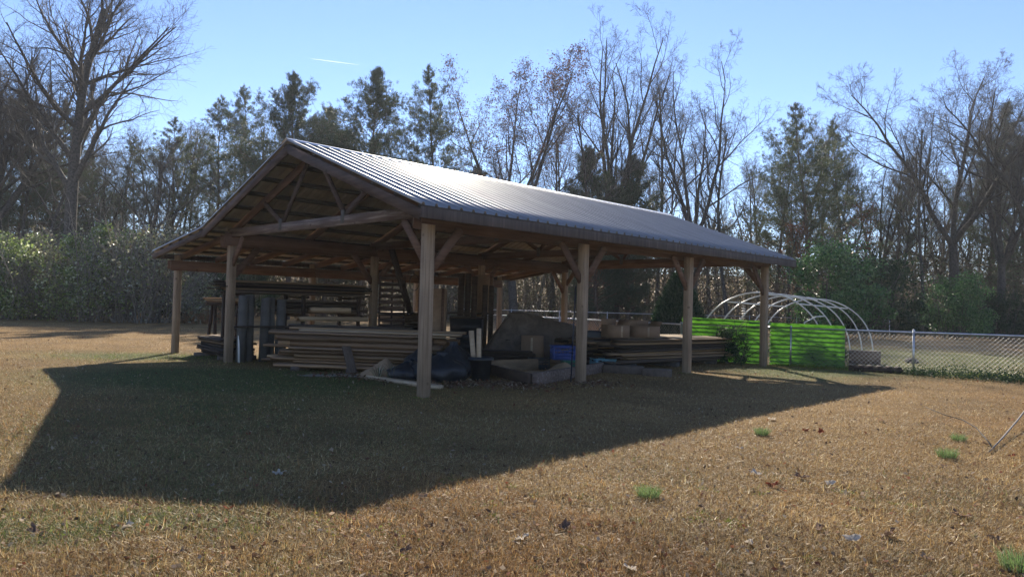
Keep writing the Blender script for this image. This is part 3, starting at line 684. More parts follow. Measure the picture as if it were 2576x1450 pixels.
put_shrub(sG, 7.75, 18.62, 1.1, .72, 'leafy shrub close behind the middle of the right green sheet', GE, 'evergreen_dark', 'leafy_shrub', 'shrub')
put_shrub(sG, 8.35, 18.75, 3.3, .7, 'leafy shrub behind the right end of the right green sheet', GE, 'evergreen_dark', 'leafy_shrub', 'shrub')
put_shrub(sG, 7.3, 19.5, 1.3, .75, 'leafy shrub behind the middle of the green sheets', GE, 'evergreen_dark', 'leafy_shrub', 'shrub')
# red dry grass behind the lean-to
def tuft(seed, N, r, h, wd):
    R = np.random.RandomState(seed); a = R.rand(N)*6.28; rr = r*np.sqrt(R.rand(N))*.7
    b = np.stack([np.cos(a)*rr, np.sin(a)*rr, np.zeros(N)], -1); d = np.stack([np.cos(a)*.45*rr/r, np.sin(a)*.45*rr/r, np.ones(N)], -1)+R.normal(size=(N, 3))*.18
    d /= np.linalg.norm(d, axis=1)[:, None]; L = (h*R.uniform(.5, 1.1, N))[:, None]; s = np.cross(d, R.normal(size=(N, 3))); s /= np.linalg.norm(s, axis=1)[:, None]
    mb = MB(); mid = b+d*L*.6; tip = b+d*L+np.stack([np.cos(a), np.sin(a), -np.ones(N)*.3], -1)*L*.18
    V = np.stack([b-s*wd, b+s*wd, mid+s*wd*.7, tip, mid-s*wd*.7], 1); k = np.arange(N)[:, None]*5
    mb.add(V.reshape(-1, 3), np.concatenate([k, k+1, k+2, k+4], 1)); mb.f.append(np.concatenate([k+4, k+2, k+3], 1)); return mb.mesh('tuft')
tr_ = tuft(401, 500, 1.2, 1.0, .008)
for X, dep, lb in ((505, 38, 'rust coloured dry grass clump beside the lean-to post'), (540, 39.5, 'rust coloured dry grass clump nearest the raised plank ends'), (1400, 27, 'rust coloured dry grass clump seen past the right end of the tarp'), (1530, 30, 'rust coloured dry grass clump behind the cardboard boxes')):
    tag(linkobj('dry_grass_clump', tr_, M['straw_red'], loc=(tx(X, dep), dep, .24), rot=(0, 0, X)), lb, 'grass clump', 'rust coloured dry grass clumps')
gt = tuft(402, 260, .11, .11, .0018)
for X, Y, x, y, sc, lb in ((0, 0, 1.09, 5.6, 1., 'bright green grass tuft in the middle foreground'), (0, 0, 2.87, 8.25, .95, 'small green grass tuft nearest the shadow edge'), (0, 0, 4.4, 7.3, 1.05, 'green grass tuft left of the fallen branch'), (0, 0, 5.07, 8.2, .9, 'green grass tuft behind the one left of the fallen branch'), (0, 0, 3.06, 4.35, 1.3, 'green grass tuft at the lower right corner')):
    tag(linkobj('grass_tuft', gt, M['grass_green'], loc=(x, y, G(x, y)), rot=(0, 0, x), scale=(sc, sc, sc)), lb, 'grass tuft', 'green grass tufts on the brown lawn')
# weeds along the fence foot
def weeds(pts, N, seed, size, hgt):
    R = np.random.RandomState(seed); pts = np.array(pts); k = R.randint(0, len(pts), N)
    P = pts[k, :2]+R.normal(size=(N, 2))*pts[k, 2:3]; z = ground_z(P[:, 0], P[:, 1])+np.abs(R.normal(size=N))*hgt*pts[k, 2]/.3
    mb = MB(); mb.add(*leaf_quads(np.stack([P[:, 0], P[:, 1], z], -1), size, seed, up=.6)); return mb.mesh('weeds')
fl = [(x, 17.55-.457*(x-9.15)+rnd(-.25, .05), rnd(.14, .32)) for x in np.linspace(6.9, 13.5, 34)]
tag(linkobj('fence_weeds', weeds(fl, 5500, 41, .04, .04), M['weed']), 'yellow green weeds along the chain link fence foot', 'weeds', kind='stuff')
fd = [(9.9, 16.3, .42), (10.6, 15.8, .35), (11.1, 15.6, .4), (12.0, 15.2, .35), (9.5, 16.9, .2), (12.8, 14.9, .4)]
tag(linkobj('fence_brush', weeds(fd, 7000, 42, .045, .09), M['evergreen_dark']), 'dark low brush along the chain link fence foot', 'brush', kind='stuff')
lw = [(rnd(-3.8, -.5)*1.1, rnd(3.8, 5.0), rnd(.05, .14)) for _ in range(40)]+[(rnd(-.5, 3.5), rnd(3.9, 6.), rnd(.02, .06)) for _ in range(28)]+[(rnd(-9, -5.5), rnd(14.6, 16.6), .25) for _ in range(20)]+[(UV(k*SP, 0).x+rnd(-.12, .12), UV(k*SP, 0).y+rnd(-.14, .1), .05) for k in range(4) for q in range(2)]
tag(linkobj('lawn_weeds', weeds(lw, 4600, 43, .026, .014), M['weed']), 'small yellow green weeds scattered in the brown lawn', 'weeds', kind='stuff')
# fallen leaves
def fallen():
    R = np.random.RandomState(51); N = 4600; q = R.rand(N); y = 1/(1/3.7-q*(1/3.7-1/32)); x = (R.rand(N)*2-1)*.78*y
    mb = MB(); mb.add(*leaf_quads(np.stack([x, y, ground_z(x, y)+R.uniform(.012, .035, N)], -1), .033+.001*y, 52, up=1.6)); return mb.mesh('fallen_leaves')
tag(linkobj('fallen_leaves', fallen(), M['leaf_dry']), 'small dry fallen leaves scattered over the lawn', 'leaves', kind='stuff')
def big_leaf(seed):
    R = np.random.RandomState(seed); n = 13; out = []
    for k in range(n*2):
        a = k/(n*2)*2*PI; lob = 1+.34*math.cos(a*7)*(1 if abs(math.sin(a)) > .15 else .4); out.append((math.cos(a)*.075*lob, math.sin(a)*.045*lob))
    V = [(0, 0, .0)]+[(x, y, .018+.022*math.sin(y*60+seed)+.25*y*y/.01*.02+R.uniform(-.006, .006)+abs(x)*.14) for x, y in out]
    mb = MB(); mb.add(V, [(0, 1+k, 1+(k+1) % (2*n)) for k in range(2*n)])
    mb.tube(np.array([(-.07, 0, .02), (-.1, .006, .012), (-.135, .012, .004)]), np.array([.002, .002, .0015]), 4); return mb.mesh('leaf')
bl_ = [big_leaf(k) for k in range(4)]
LM = [leafy('leaf_cream', [(.55, .47, .37), (.62, .55, .45)], .3, .85, .08), leafy('leaf_tan', [(.36, .26, .17), (.3, .2, .13)], .3, .85, .08), leafy('leaf_dark', [(.13, .085, .06), (.17, .11, .08)], .2, .85, .08), leafy('leaf_red', [(.3, .08, .04), (.25, .07, .035)], .35, .85, .08)]
LB = ['pale cream curled oak leaf lying on the lawn', 'tan curled oak leaf lying on the lawn', 'dark brown curled oak leaf lying on the lawn', 'red brown oak leaf lying on the lawn']
def gpt(X, Y):
    d = Fv+Rv*((X-1287.5)/FPX)-Uv*((Y-725)/FPX); t = 1.
    for _ in range(4000):
        p = Vector((0, 0, CH))+d*t
        if p.z < G(p.x, p.y): break
        t *= 1.002
    return p
R5 = random.Random(9)
for X, Y, c in [(1885, 1372, 0), (1585, 1437, 0), (2145, 1362, 0), (2235, 1350, 2), (2060, 1335, 2), (2398, 1298, 1), (2415, 1302, 2), (1230, 1395, 1), (1900, 1195, 0), (2015, 1205, 2), (2090, 1220, 0), (1313, 1360, 0), (1065, 1255, 1), (700, 1195, 0), (1860, 1130, 0), (1942, 1058, 0), (575, 1283, 3), (1945, 1225, 3), (2025, 1085, 3), (2065, 1090, 3), (2480, 1120, 2), (2545, 1150, 3), (2215, 1060, 1), (1020, 1390, 2), (640, 1405, 2), (450, 1395, 1), (230, 1300, 1), (320, 1330, 0), (90, 1345, 2), (1420, 1330, 2), (1660, 1395, 2), (2330, 1410, 1), (2500, 1360, 2), (1470, 1420, 1)]:
    p = gpt(X, Y); s = R5.uniform(.45, .8)
    o = linkobj('oak_leaf', bl_[R5.randrange(4)].copy(), LM[c], loc=(p.x, p.y, G(p.x, p.y)+.014), rot=(R5.uniform(-.5, .5), R5.uniform(-.4, .4), R5.uniform(0, 6.28)), scale=(s, s, s))
    tag(o, LB[c], 'leaf', ['cream', 'tan', 'dark brown', 'red brown'][c]+' oak leaves on the foreground lawn')
# the fallen branch
mb = MB(); P = [gpt(2325, 1052), gpt(2375, 1066), gpt(2420, 1075), gpt(2455, 1092), gpt(2478, 1112), gpt(2497, 1132)]
P = np.array(P); P[:, 2] += [.16, .12, .1, .08, .05, .02]
mb.tube(P, np.array([.004, .005, .006, .0065, .007, .008]), 6); me_thin = mb.mesh('side_twig', True)
mb = MB(); Q = np.array([gpt(2488, 1140), gpt(2520, 1112), gpt(2560, 1072), gpt(2600, 1020), gpt(2650, 985)]); Q[:, 2] += [.02, .05, .09, .12, .12]
mb.tube(Q, np.array([.008, .009, .0105, .012, .013]), 8)
br_ = tag(linkobj('fallen_branch', mb.mesh('branch', True), M['bark_branch']), 'long grey fallen branch lying on the lawn at the right edge', 'branch')
linkobj('side_twig', me_thin, M['bark'], br_)
#PART2
# ------------------------------------------------------------------ the pole barn, in its own frame: x along the ridge, y across
VE = 9.62; U0, U1 = -.553, 3*SP+.617
def zroof(v):
    return ZR-PT*abs(v-WD) if v <= KB else ZR-PT*(KB-WD)-QT*(v-KB)
barn = empty('pole_barn', tuple(P0), UA, 'open sided timber pole barn with ribbed metal roof and lean-to over lumber', 'shed')
def bpart(name, mb, mat, parent=None, bev=0., smooth=False):
    o = linkobj(name, mb.mesh(name, smooth), mat, parent or barn)
    if bev: bevel(o, bev)
    return o
GZ = .2
# posts
for vrow, wdt in ((0, .15), (6.548, .15), (9.47, .14)):
    for k in range(4):
        if vrow == 0: top = zroof(.0)-.22
        elif vrow < 7: top = zroof(vrow)-.22
        else: top = zroof(vrow)-.08
        mb = MB(); h = top-GZ+.12
        mb.box((0, 0, h/2-.12), (wdt, wdt, h))
        o = linkobj('post', mb.mesh('post'), M['post'], barn, loc=(k*SP, vrow, GZ)); bevel(o, .008)
# ribbed metal panels
def panel(v0, v1, lift=0.):
    us = []; zs = []; u = U0; pitch = .228
    while u < U1-.001:
        for du, dz in ((0, 0), (.014, .04), (.05, .04), (.064, 0), (.125, .0), (.132, .004), (.139, 0), (.165, 0), (.172, .004), (.179, 0)):
            if u+du <= U1: us.append(u+du); zs.append(dz)
        u += pitch
    us.append(U1); zs.append(0); us = np.array(us); zs = np.array(zs)
    vs = np.linspace(v0, v1, 9); a = np.array([zroof(v) for v in vs])
    mb = MB(); n = len(us)
    Vv = np.stack([np.tile(us, 9), np.repeat(vs, n), np.repeat(a, n)+np.tile(zs, 9)+lift], -1)
    i, j = np.meshgrid(np.arange(8), np.arange(n-1), indexing='ij')
    F = np.stack([i*n+j, i*n+j+1, (i+1)*n+j+1, (i+1)*n+j], -1).reshape(-1, 4)
    if v1 < v0: F = F[:, ::-1]
    mb.add(Vv, F); return mb
for a, b, lf in ((WD, -OH, 0.), (WD, KB+.05, 0.), (KB-.05, VE, -.012)):
    o = bpart('roof_panel', panel(a, b, lf), M['roof']); o.data.materials.append(M['roof_under']); sm = o.modifiers.new('thick', 'SOLIDIFY'); sm.thickness = .003; sm.offset = -1; sm.material_offset = 1
# ridge cap
mb = MB(); e = .012
for sg in (-1, 1):
    V = []
    for u in (U0-.02, U1+.02):
        for v in (0, .17, .2): V.append((u, WD+sg*v, ZR+.032+e-PT*v+(0 if v < .19 else -.012)))
    mb.add(V, [(0, 1, 4, 3), (1, 2, 5, 4)] if sg < 0 else [(3, 4, 1, 0), (4, 5, 2, 1)])
o = bpart('ridge_cap', mb, M['galv']); sm = o.modifiers.new('thick', 'SOLIDIFY'); sm.thickness = .002
# screw rows on the right slope
mb = MB()
for v in np.arange(-OH+.1, WD-.2, .61):
    for u in np.arange(U0+.1, U1, .228): mb.box((u, v, zroof(v)+.004), (.014, .014, .008))
bpart('roof_screws', mb, M['galv'])
# purlins
pv = list(np.arange(-OH+.06, WD-.1, .575))+list(np.arange(WD+.12, KB-.05, .575))+list(np.arange(KB+.18, VE-.02, .55))
for v in pv:
    sl = PT if v < WD else (-PT if v < KB else -QT); sec = math.atan(sl)
    mb = MB(); mb.box((0, 0, 0), (U1-U0-.06, .1, .045))
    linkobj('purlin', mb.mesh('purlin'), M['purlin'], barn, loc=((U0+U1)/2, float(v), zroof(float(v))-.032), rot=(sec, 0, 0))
# rafters and trusses
def rafter(u, v0, v1, drop=.065, ht=.15, wd=.045, mb=None):
    mb = mb or MB(); k = drop+ht/2
    mb.beam((u, v0, zroof(v0)-k*1.06), (u, v1, zroof(v1)-k*1.06), wd, ht); return mb
for k in range(4):
    u = k*SP
    t = MB(); rafter(u, -.42, WD, mb=t); rafter(u, WD, KB, mb=t)
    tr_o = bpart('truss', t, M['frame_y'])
    zc = 2.90
    bc = MB(); bc.beam((u-.05, -.08, zc), (u-.05, 6.63, zc+.02), .045, .17); linkobj('bottom_chord', bc.mesh('bottom_chord'), M['weathered'] if k == 0 else M['frame_y'], tr_o)
    for a, b in (((2.2, zc+.09), (3.05, zroof(3.05)-.2)), ((4.35, zc+.09), (3.5, zroof(3.5)-.2)), ((2.2, zc+.09), (1.45, zroof(1.45)-.2)), ((4.35, zc+.09), (5.1, zroof(5.1)-.2))):
        wb = MB(); wb.beam((u-.025, a[0], a[1]), (u-.025, b[0], b[1]), .04, .09, up=(0, 1, .3)); linkobj('web', wb.mesh('web'), M['rake'] if k == 0 else M['frame_y'], tr_o)
    for v in (2.2, 4.35):
        gp = MB(); gp.box((u-.076, v, zc+.07), (.004, .11, .22)); linkobj('gusset_plate', gp.mesh('gusset_plate'), M['tube'], tr_o)
for u in (SP*.5, SP*1.5, SP*2.5): 
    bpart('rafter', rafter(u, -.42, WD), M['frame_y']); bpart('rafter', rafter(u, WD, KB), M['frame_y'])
for u in np.arange(0, 3*SP+.01, SP/4):
    bpart('rafter', rafter(float(u)+.05, 6.7, VE-.06, .06, .14), M['frame_y'])
# fly rafters and fascia boards
for u in (U0+.025, U1-.025):
    bpart('fly_rafter', rafter(u, -.5, WD, .06, .15, .04), M['rake']); bpart('fly_rafter', rafter(u, WD, KB, .06, .15, .04), M['rake']); bpart('fly_rafter', rafter(u, KB, VE-.03, .06, .12, .04), M['rake'])
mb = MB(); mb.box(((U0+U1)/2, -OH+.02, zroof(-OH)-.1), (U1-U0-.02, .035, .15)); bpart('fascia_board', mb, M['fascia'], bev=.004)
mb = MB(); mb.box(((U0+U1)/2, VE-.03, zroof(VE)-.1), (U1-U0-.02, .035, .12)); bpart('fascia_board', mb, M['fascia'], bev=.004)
# header beams
for v, zt, ht in ((-.098, zroof(0)-.16, .25), (.098, zroof(0)-.22, .25), (6.548-.098, zroof(6.548)-.2, .25), (6.548+.098, zroof(6.548)-.24, .25), (9.47-.09, zroof(9.47)-.23, .24), (9.47+.0905, zroof(9.47)-.23, .2)):
    for k in range(3):
        mb = MB(); mb.box((0, 0, 0), (SP-.004 if k else SP+.2, .042, ht)); linkobj('header_beam', mb.mesh('header_beam'), M['frame_x'], barn, loc=((k+.5)*SP-(.1 if k == 0 else 0), v, zt-ht/2+.02))
mb = MB(); mb.beam((3*SP+.1, -.1, 2.86), (3*SP+.1, 6.6, 2.88), .042, .24); bpart('header_beam', mb, M['frame_y'])
# knee braces
def brace(u, v, du, dv, zt, lng=.62):
    mb = MB(); s = Vector((du, dv, 0)); off = .06
    mb.beam((u+du*off, v+dv*off, zt-lng-.02), (u+du*lng, v+dv*lng, zt+.02), .04, .13, up=(-dv, du, 0) if False else (0, 0, 1)); bpart('knee_brace', mb, M['frame_y'] if dv else M['frame_x'])
for k in range(4):
    u = k*SP
    for v, z in ((.0, 2.68), (6.548, 2.68)):
        for du in (-1, 1):
            if (k == 0 and du < 0) or (k == 3 and du > 0): continue
            brace(u, v, du, 0, z)
for k in (0, 3):
    brace(k*SP, 0, 0, 1, 2.8, .6); brace(k*SP, 6.548, 0, -1, 2.8, .5)
# long loose boards stored on the truss chords
for k, (v, z) in enumerate(((1.1, 3.02), (1.35, 3.03))):
    o = linkobj('plank', MB().box((0, 0, 0), (2.6, .2, .04)).mesh('plank'), M['board_pale'], loc=UV(1.7+k*.1, v, z+.07+.045*k), rot=(0, 0, UA+PI/2+.06*k))
    o.location = UV(.6+.3*k, 1.5, 3.0+.05*k+.03); tag(o, ('pale plank stored high on the truss chord under the right slope', 'second pale plank laid over the one on the truss chord')[k], 'plank', 'planks stored in the trusses')
    o.rotation_euler = (0, 0, UA+PI/2)

# ------------------------------------------------------------------ lumber
def board_meshes():
    out = []
    for k in range(5):
        R = np.random.RandomState(600+k); n = 9; x = np.linspace(-.5, .5, n); bow = R.uniform(-.12, .12); mb = MB(); V = []
        for i in range(n):
            dz = bow*(x[i]**2*4-.33)+R.uniform(-.04, .04); w0 = .5*(1-R.uniform(0, .06)); w1 = .5*(1-R.uniform(0, .06))
            V += [(x[i], -w0, -.5+dz), (x[i], w1, -.5+dz), (x[i], w1, .5+dz), (x[i], -w0, .5+dz)]
        F = [(i*4+j, i*4+(j+1) % 4, (i+1)*4+(j+1) % 4, (i+1)*4+j) for i in range(n-1) for j in range(4)]
        F = [f[::-1] for f in F]+[(0, 1, 2, 3), tuple(4*(n-1)+q for q in (3, 2, 1, 0))]
        mb.add(V, F); out.append(mb.mesh('board'))
    return out
BM = board_meshes()
BMm = {}
RB = random.Random(77)
def board(c, L, wd, th_, ang, mat, label, group, name='board', pitch=0., roll=0.):
    k = RB.randrange(5); key = (k, mat)
    if key not in BMm:
        BMm[key] = BM[k].copy(); BMm[key].materials.append(M[mat])
    o = bpy.data.objects.new(name, BMm[key]); COL.objects.link(o)
    o.location = c; o.rotation_euler = (roll, pitch, ang); o.scale = (L, wd, th_)
    return tag(o, label, 'board', group)
def stack(c, ang, L, W_, z0, layers, per, t, mats, label, group, jitL=.2, jit=.03, tilt=0., z_slope=0., sticker=0):
    ca, sa = math.cos(ang), math.sin(ang); z = z0
    for i in range(layers):
        tt = t*RB.choice((.7, .9, 1., 1.15, 1.5))
        for j in range(per):
            l = L*RB.uniform(1-jitL, 1.02); off = RB.uniform(-jitL, jitL)*L*.45; wv = W_/per*RB.uniform(.86, .97)
            yv = -W_/2+(j+.5)*W_/per+RB.uniform(-jit, jit)
            x = c[0]+ca*off-sa*yv; y = c[1]+sa*off+ca*yv
            board((x, y, z+tt/2+RB.uniform(0, .006)), l, wv, tt, ang+RB.uniform(-.02, .02), RB.choice(mats), label, group, pitch=z_slope+RB.uniform(-.006, .006))
        z += tt+.003
    return z
# big front stack
zA = stack((-2.8, 14.25), -.17, 3.5, 1.1, .28, 9, 4, .07, ['board_mid', 'board', 'board_mid', 'board_mid2', 'board_mid'], 'rough sawn board in the big ragged stack behind the black bags', 'boards of the big front lumber stack', .26, .06)
for k, (x, y) in enumerate(((-4.0, 14.4), (-2.9, 14.2), (-1.8, 14.05))):
    o = tag(linkobj('timber', MB().box((0, 0, 0), (.14, 1.2, .1)).mesh('timber'), M['tie'], loc=(x, y, .255), rot=(0, 0, -.17)), 'short dark bearer timber under the big front lumber stack', 'timber', 'bearers under the big front stack')
board((-2.5, 13.82, zA+.02), 3.2, .22, .045, -.19, 'board_pale', 'long pale plank on top front edge of the big lumber stack', 'loose planks on the big front stack', 'plank')
board((-2.6, 14.15, zA+.05), 3.5, .24, .05, -.13, 'board', 'brown plank lying on top of the big lumber stack behind the pale one', 'loose planks on the big front stack', 'plank')
board((-3.2, 14.5, zA+.09), 2.6, .2, .045, -.2, 'board_grey', 'grey plank at the very top back of the big lumber stack', 'loose planks on the big front stack', 'plank')
board((-2.05, 13.62, .94), 2.1, .07, .02, -.17, 'board_pale', 'thin whitish strip sticking out of the front of the big lumber stack', 'loose planks on the big front stack', 'plank')
pA_, pB_ = Vector((-2.88, 13.35, .26)), Vector((-3.08, 13.62, .72))
o = board((pA_+pB_)/2, (pB_-pA_).length, .17, .03, 0, 'board_grey', 'short grey plank leaning on the front of the big lumber stack', None, 'plank')
d = (pB_-pA_).normalized(); yv = Vector((.8, .55, 0)).normalized(); yv = (yv-d*yv.dot(d)).normalized(); zv = d.cross(yv)
o.rotation_euler = Matrix((d, yv, zv)).transposed().to_euler()
# lumber rack between the left posts
rack = empty('lumber_rack', tuple(UV(1.7, 7.0, .2)), UA, 'dark raised timber rack carrying boards behind the big front stack', 'rack')
for du in (-1.45, 0., 1.45):
    for dv in (-.42, .42): linkobj('upright', MB().box((0, 0, 0), (.07, .07, 1.5)).mesh('upright'), M['board_dark'], rack, loc=(du, dv, .75))
    for zz in (.72, 1.02, 1.44): linkobj('arm', MB().box((0, 0, 0), (.06, 1.0, .06)).mesh('arm'), M['board_dark'], rack, loc=(du+.066, 0, zz))
rc = UV(1.75, 7.0, 0)
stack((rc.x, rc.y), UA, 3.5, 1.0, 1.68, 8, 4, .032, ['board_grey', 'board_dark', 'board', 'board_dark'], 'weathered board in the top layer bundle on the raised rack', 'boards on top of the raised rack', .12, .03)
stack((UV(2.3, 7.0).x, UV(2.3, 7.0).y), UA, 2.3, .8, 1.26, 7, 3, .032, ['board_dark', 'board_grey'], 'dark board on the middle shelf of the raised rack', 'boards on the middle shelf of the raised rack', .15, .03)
board(UV(2.25, 6.36, 1.36), 1.0, .2, .12, UA, 'board_pale', 'short thick whitish timber sticking out of the raised rack', 'whitish timbers in the raised rack', 'plank').data.materials
board(UV(2.35, 6.36, 1.16), 1.75, .2, .1, UA, 'board_pale', 'long whitish plank below the short thick one in the raised rack', 'whitish timbers in the raised rack', 'plank')
for k, (du, dv) in enumerate(((.05, 6.66), (.24, 6.72), (.56, 6.68), (.74, 6.76), (.93, 6.7))):
    hh = (1.42, 1.44, 1.38, 1.4, 1.36)[k]
    mb = MB(); mb.lathe([(.0, 0), (.098, 0), (.1, hh*.5), (.097, hh), (.086, hh), (.084, hh-.3), (0, hh-.3)], 18)
    tag(linkobj('tube', mb.mesh('tube', True), M['tube'], loc=UV(du+.15, dv-.25, .21), rot=(rnd(-.02, .02), rnd(-.02, .02), 0)),
        ('upright grey tube right beside the left front post', 'second upright grey tube from the left front post', 'middle one of the five upright grey tubes', 'upright grey tube fourth from the left front post', 'upright grey tube farthest from the left front post')[k], 'tube', 'upright grey tubes by the raised rack')
board(UV(.62, 6.2, .99), 1.3, .16, .035, UA-.0, 'board_grey', 'grey shelf plank across the front of the upright tubes', None, 'plank')
# small stack outside
c = UV(.45, 7.75)
stack((c.x, c.y), UA-PI/2-.12, 1.9, .7, .33, 6, 3, .05, ['board_dark', 'board', 'board_dark'], 'dark board in the small low stack between the left shed posts', 'boards of the small low stack at the left', .15, .03)
board((c.x+.05, c.y-.1, .69), 2.0, .3, .05, UA-PI/2-.12, 'board', 'sunlit wide plank on top of the small low stack between the left posts', None, 'plank')
for k in (-.6, .6):
    tag(linkobj('timber', MB().box((0, 0, 0), (.14, .8, .12)).mesh('timber'), M['tie'], loc=(c.x+k*.72, c.y-k*.72*1.05*.9, .26), rot=(0, 0, UA-PI/2-.12)), 'short dark bearer timber under the small low stack at the left', 'timber', 'bearers under the small low stack')
for k in range(3):
    board(UV(1.0, 9.0+.1*k, 1.56-.04*k), 1.7-.3*k, .16, .035, UA-PI/2+.2, ('board', 'board_pale', 'board')[k], ('topmost brown plank end jutting out left of the front left post', 'pale plank end jutting out left of the front left post', 'lowest brown plank end jutting out left of the front left post')[k], 'plank ends jutting out at the left', 'plank')
tr2 = empty('trestle', tuple(UV(1.0, 9.0, .2)), UA, 'rough trestle holding up the plank ends at the left', 'trestle')
for a, b in ((-.35, -.25), (-.35, .25), (.35, -.25), (.35, .25)):
    mb = MB(); mb.beam((a, b, 0), (a*.9, b*.3, 1.2), .06, .06, up=(1, 0, 0)); linkobj('leg', mb.mesh('leg'), M['board_dark'], tr2)
linkobj('crossbar', MB().box((0, 0, 1.23), (1.0, .1, .09)).mesh('crossbar'), M['board_dark'], tr2)
# PVC pipe leaning on the post
mb = MB(); a, b = UV(.12, 6.3, .22), UV(.14, 6.435, 1.36); mb.tube(np.array([a, (a+b)/2, b]), .021, 10)
tag(linkobj('pipe', mb.mesh('pipe', True), M['white'], ), 'white plastic pipe leaning on the left front post', 'pipe')
# pallet on end
pl = empty('pallet', tuple(UV(3.72, 6.02, .2)), UA-.65, 'dark slatted pallet stood on end behind the big front stack', 'pallet')
for k in range(14): linkobj('slat', MB().box((0, 0, 0), (.62, .022, .085)).mesh('slat'), M['board_dark'], pl, loc=(0, -.05, .1+k*.142))
for x in (-.29, 0, .29): linkobj('runner', MB().box((0, 0, 0), (.045, .09, 2.0)).mesh('runner'), M['board_dark'], pl, loc=(x, .008, 1.0))
a, b = UV(3.66, 6.02, 2.85), UV(4.05, 5.7, 1.3)
mb = MB(); mb.beam(a, b, .04, .17, up=(ux, uy, 0)); tag(linkobj('plank', mb.mesh('plank'), M['board_dark']), 'dark slanting plank hung from the post beside the slatted pallet', 'plank')
# brown plywood panels
def sheet(name, u, v, w_, h, t, rz, z0, mat, label, cat, lean=0., frame=True):
    o = empty(name, tuple(UV(u, v, z0)), rz, label, cat)
    linkobj('panel', MB().box((0, 0, h/2), (w_, t, h)).mesh('panel'), M[mat], o, rot=(lean, 0, 0))
    if frame:
        for sx in (-1, 1): linkobj('batten', MB().box((sx*(w_/2-.03), -t/2-.012, h/2), (.06, .024, h)).mesh('batten'), M['frame_x'], o, rot=(lean, 0, 0))
    return o
sheet('plywood_cabinet', 4.35, 5.25, .62, 1.72, .35, -.1, .21, 'ply', 'brown plywood cabinet standing right of the slatted pallet', 'cabinet')
# dark planks standing on end
for k, (u, v, hh, wd_) in enumerate(((6.05, 6.2, 2.2, .17), (6.18, 6.08, 2.2, .16), (6.3, 5.95, 2.12, .16), (6.5, 5.75, 1.9, .15), (6.62, 5.63, 1.88, .14))):
    tag(linkobj('plank', MB().box((0, 0, hh/2), (wd_-.008, .03, hh)).mesh('plank'), M['board_dark'], loc=UV(u, v, .21), rot=(-.05, 0, -.05)), ('leftmost of the dark planks standing on end in mid shed', 'dark plank on end second from the left in mid shed', 'dark plank on end third from the left in mid shed', 'shorter dark plank on end fourth in mid shed', 'shorter dark plank on end nearest the plywood panel')[k], 'plank', 'dark planks standing on end')
ch = empty('tool_chest', tuple(UV(5.85, 5.7, .21)), -.1, 'black tool chest in front of the dark planks on end', 'chest')
linkobj('body', bevel_me := MB().box((0, 0, .5), (.8, .4, 1.0)).mesh('body'), M['black'], ch)
for z in (.3, .55, .8): linkobj('drawer', MB().box((0, -.206, z), (.7, .012, .2)).mesh('drawer'), M['black'], ch)
linkobj('lid', MB().box((0, 0, 1.03), (.84, .44, .06)).mesh('lid'), M['board_dark'], ch)
# plywood panel on the middle post
o = empty('meter_panel', tuple(UV(2*SP-.12, 6.4, 1.36)), -.05, 'tan plywood panel fixed high on the middle inner post', 'panel')
linkobj('panel', MB().box((0, 0, .52), (.44, .025, 1.04)).mesh('panel'), M['cardboard'], o)
linkobj('side_frame', MB().box((.29, .12, .5), (.035, .3, .95)).mesh('side_frame'), M['frame_y'], o)
linkobj('shelf', MB().box((-.3, .05, -.02), (1.3, .3, .05)).mesh('shelf'), M['board_dark'], o)
# wire ring
mb = MB(); a = np.linspace(0, 2*PI, 40); c = UV(6.9, 9.33, 2.2)
mb.tube(np.stack([c.x+.13*np.cos(a), c.y+.1*np.cos(a), c.z+.24*np.sin(a)], -1), .012, 6, cap=False)
mb.tube(np.array([(c.x, c.y, c.z+.24), (c.x, c.y, c.z+.36)]), .004, 4)
tag(linkobj('hose_ring', mb.mesh('hose_ring', True), M['black']), 'thin dark hose ring hanging under the lean-to beam', 'hose')
# sunlit boards behind
c = UV(6.0, 8.6)
stack((c.x, c.y), UA-PI/2-.1, 1.5, .8, .95, 10, 3, .035, ['board', 'board_pale', 'board'], 'sunlit orange brown board in the pile behind the front right post', 'boards of the sunlit pile behind the front post', .2, .05)
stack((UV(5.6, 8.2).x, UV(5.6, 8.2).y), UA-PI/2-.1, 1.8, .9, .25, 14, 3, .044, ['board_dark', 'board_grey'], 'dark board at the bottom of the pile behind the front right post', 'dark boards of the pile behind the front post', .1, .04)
# tarp covered pile
c = UV(6.9, 4.1)
stack((c.x, c.y), UA-.6, 2.0, 1.2, .25, 9, 4, .05, ['board_dark', 'board_grey'], 'dark board in the pile under the plastic tarp', 'boards under the plastic tarp', .15, .04)
def tarp():
    R = np.random.RandomState(71); n = 44; a = np.linspace(-1, 1, n); X_, Y_ = np.meshgrid(a, a)
    r = np.maximum(np.abs(X_)**1.0, np.abs(Y_))
    top = .98+.14*np.exp(-((X_+.35)/.5)**2)-.12*X_
    sk = np.clip((r-.62)/.38, 0, 1)
    fold = .07*vnoise(X_*3, Y_*3, 3.2, 8)+.05*np.abs(vnoise(X_*3, Y_*3, 7, 3))-.03
    ang = np.arctan2(Y_, X_)
    z = top*(1-sk**1.15*.93)+fold*(.4+.9*sk)+.05*sk*np.sin(ang*17)
    k = .72+.28*np.clip(r, 0, 1)
    wx = 1.45*X_*(k+.06*sk*np.sin(ang*13)); wy = .95*Y_*(k+.06*sk*np.cos(ang*11))
    mb = MB(); i, j = np.meshgrid(np.arange(n-1), np.arange(n-1), indexing='ij')
    mb.add(np.stack([wx.ravel(), wy.ravel(), np.maximum(z, .03).ravel()], -1), np.stack([i*n+j, i*n+j+1, (i+1)*n+j+1, (i+1)*n+j], -1).reshape(-1, 4))
    return mb.mesh('tarp', True)
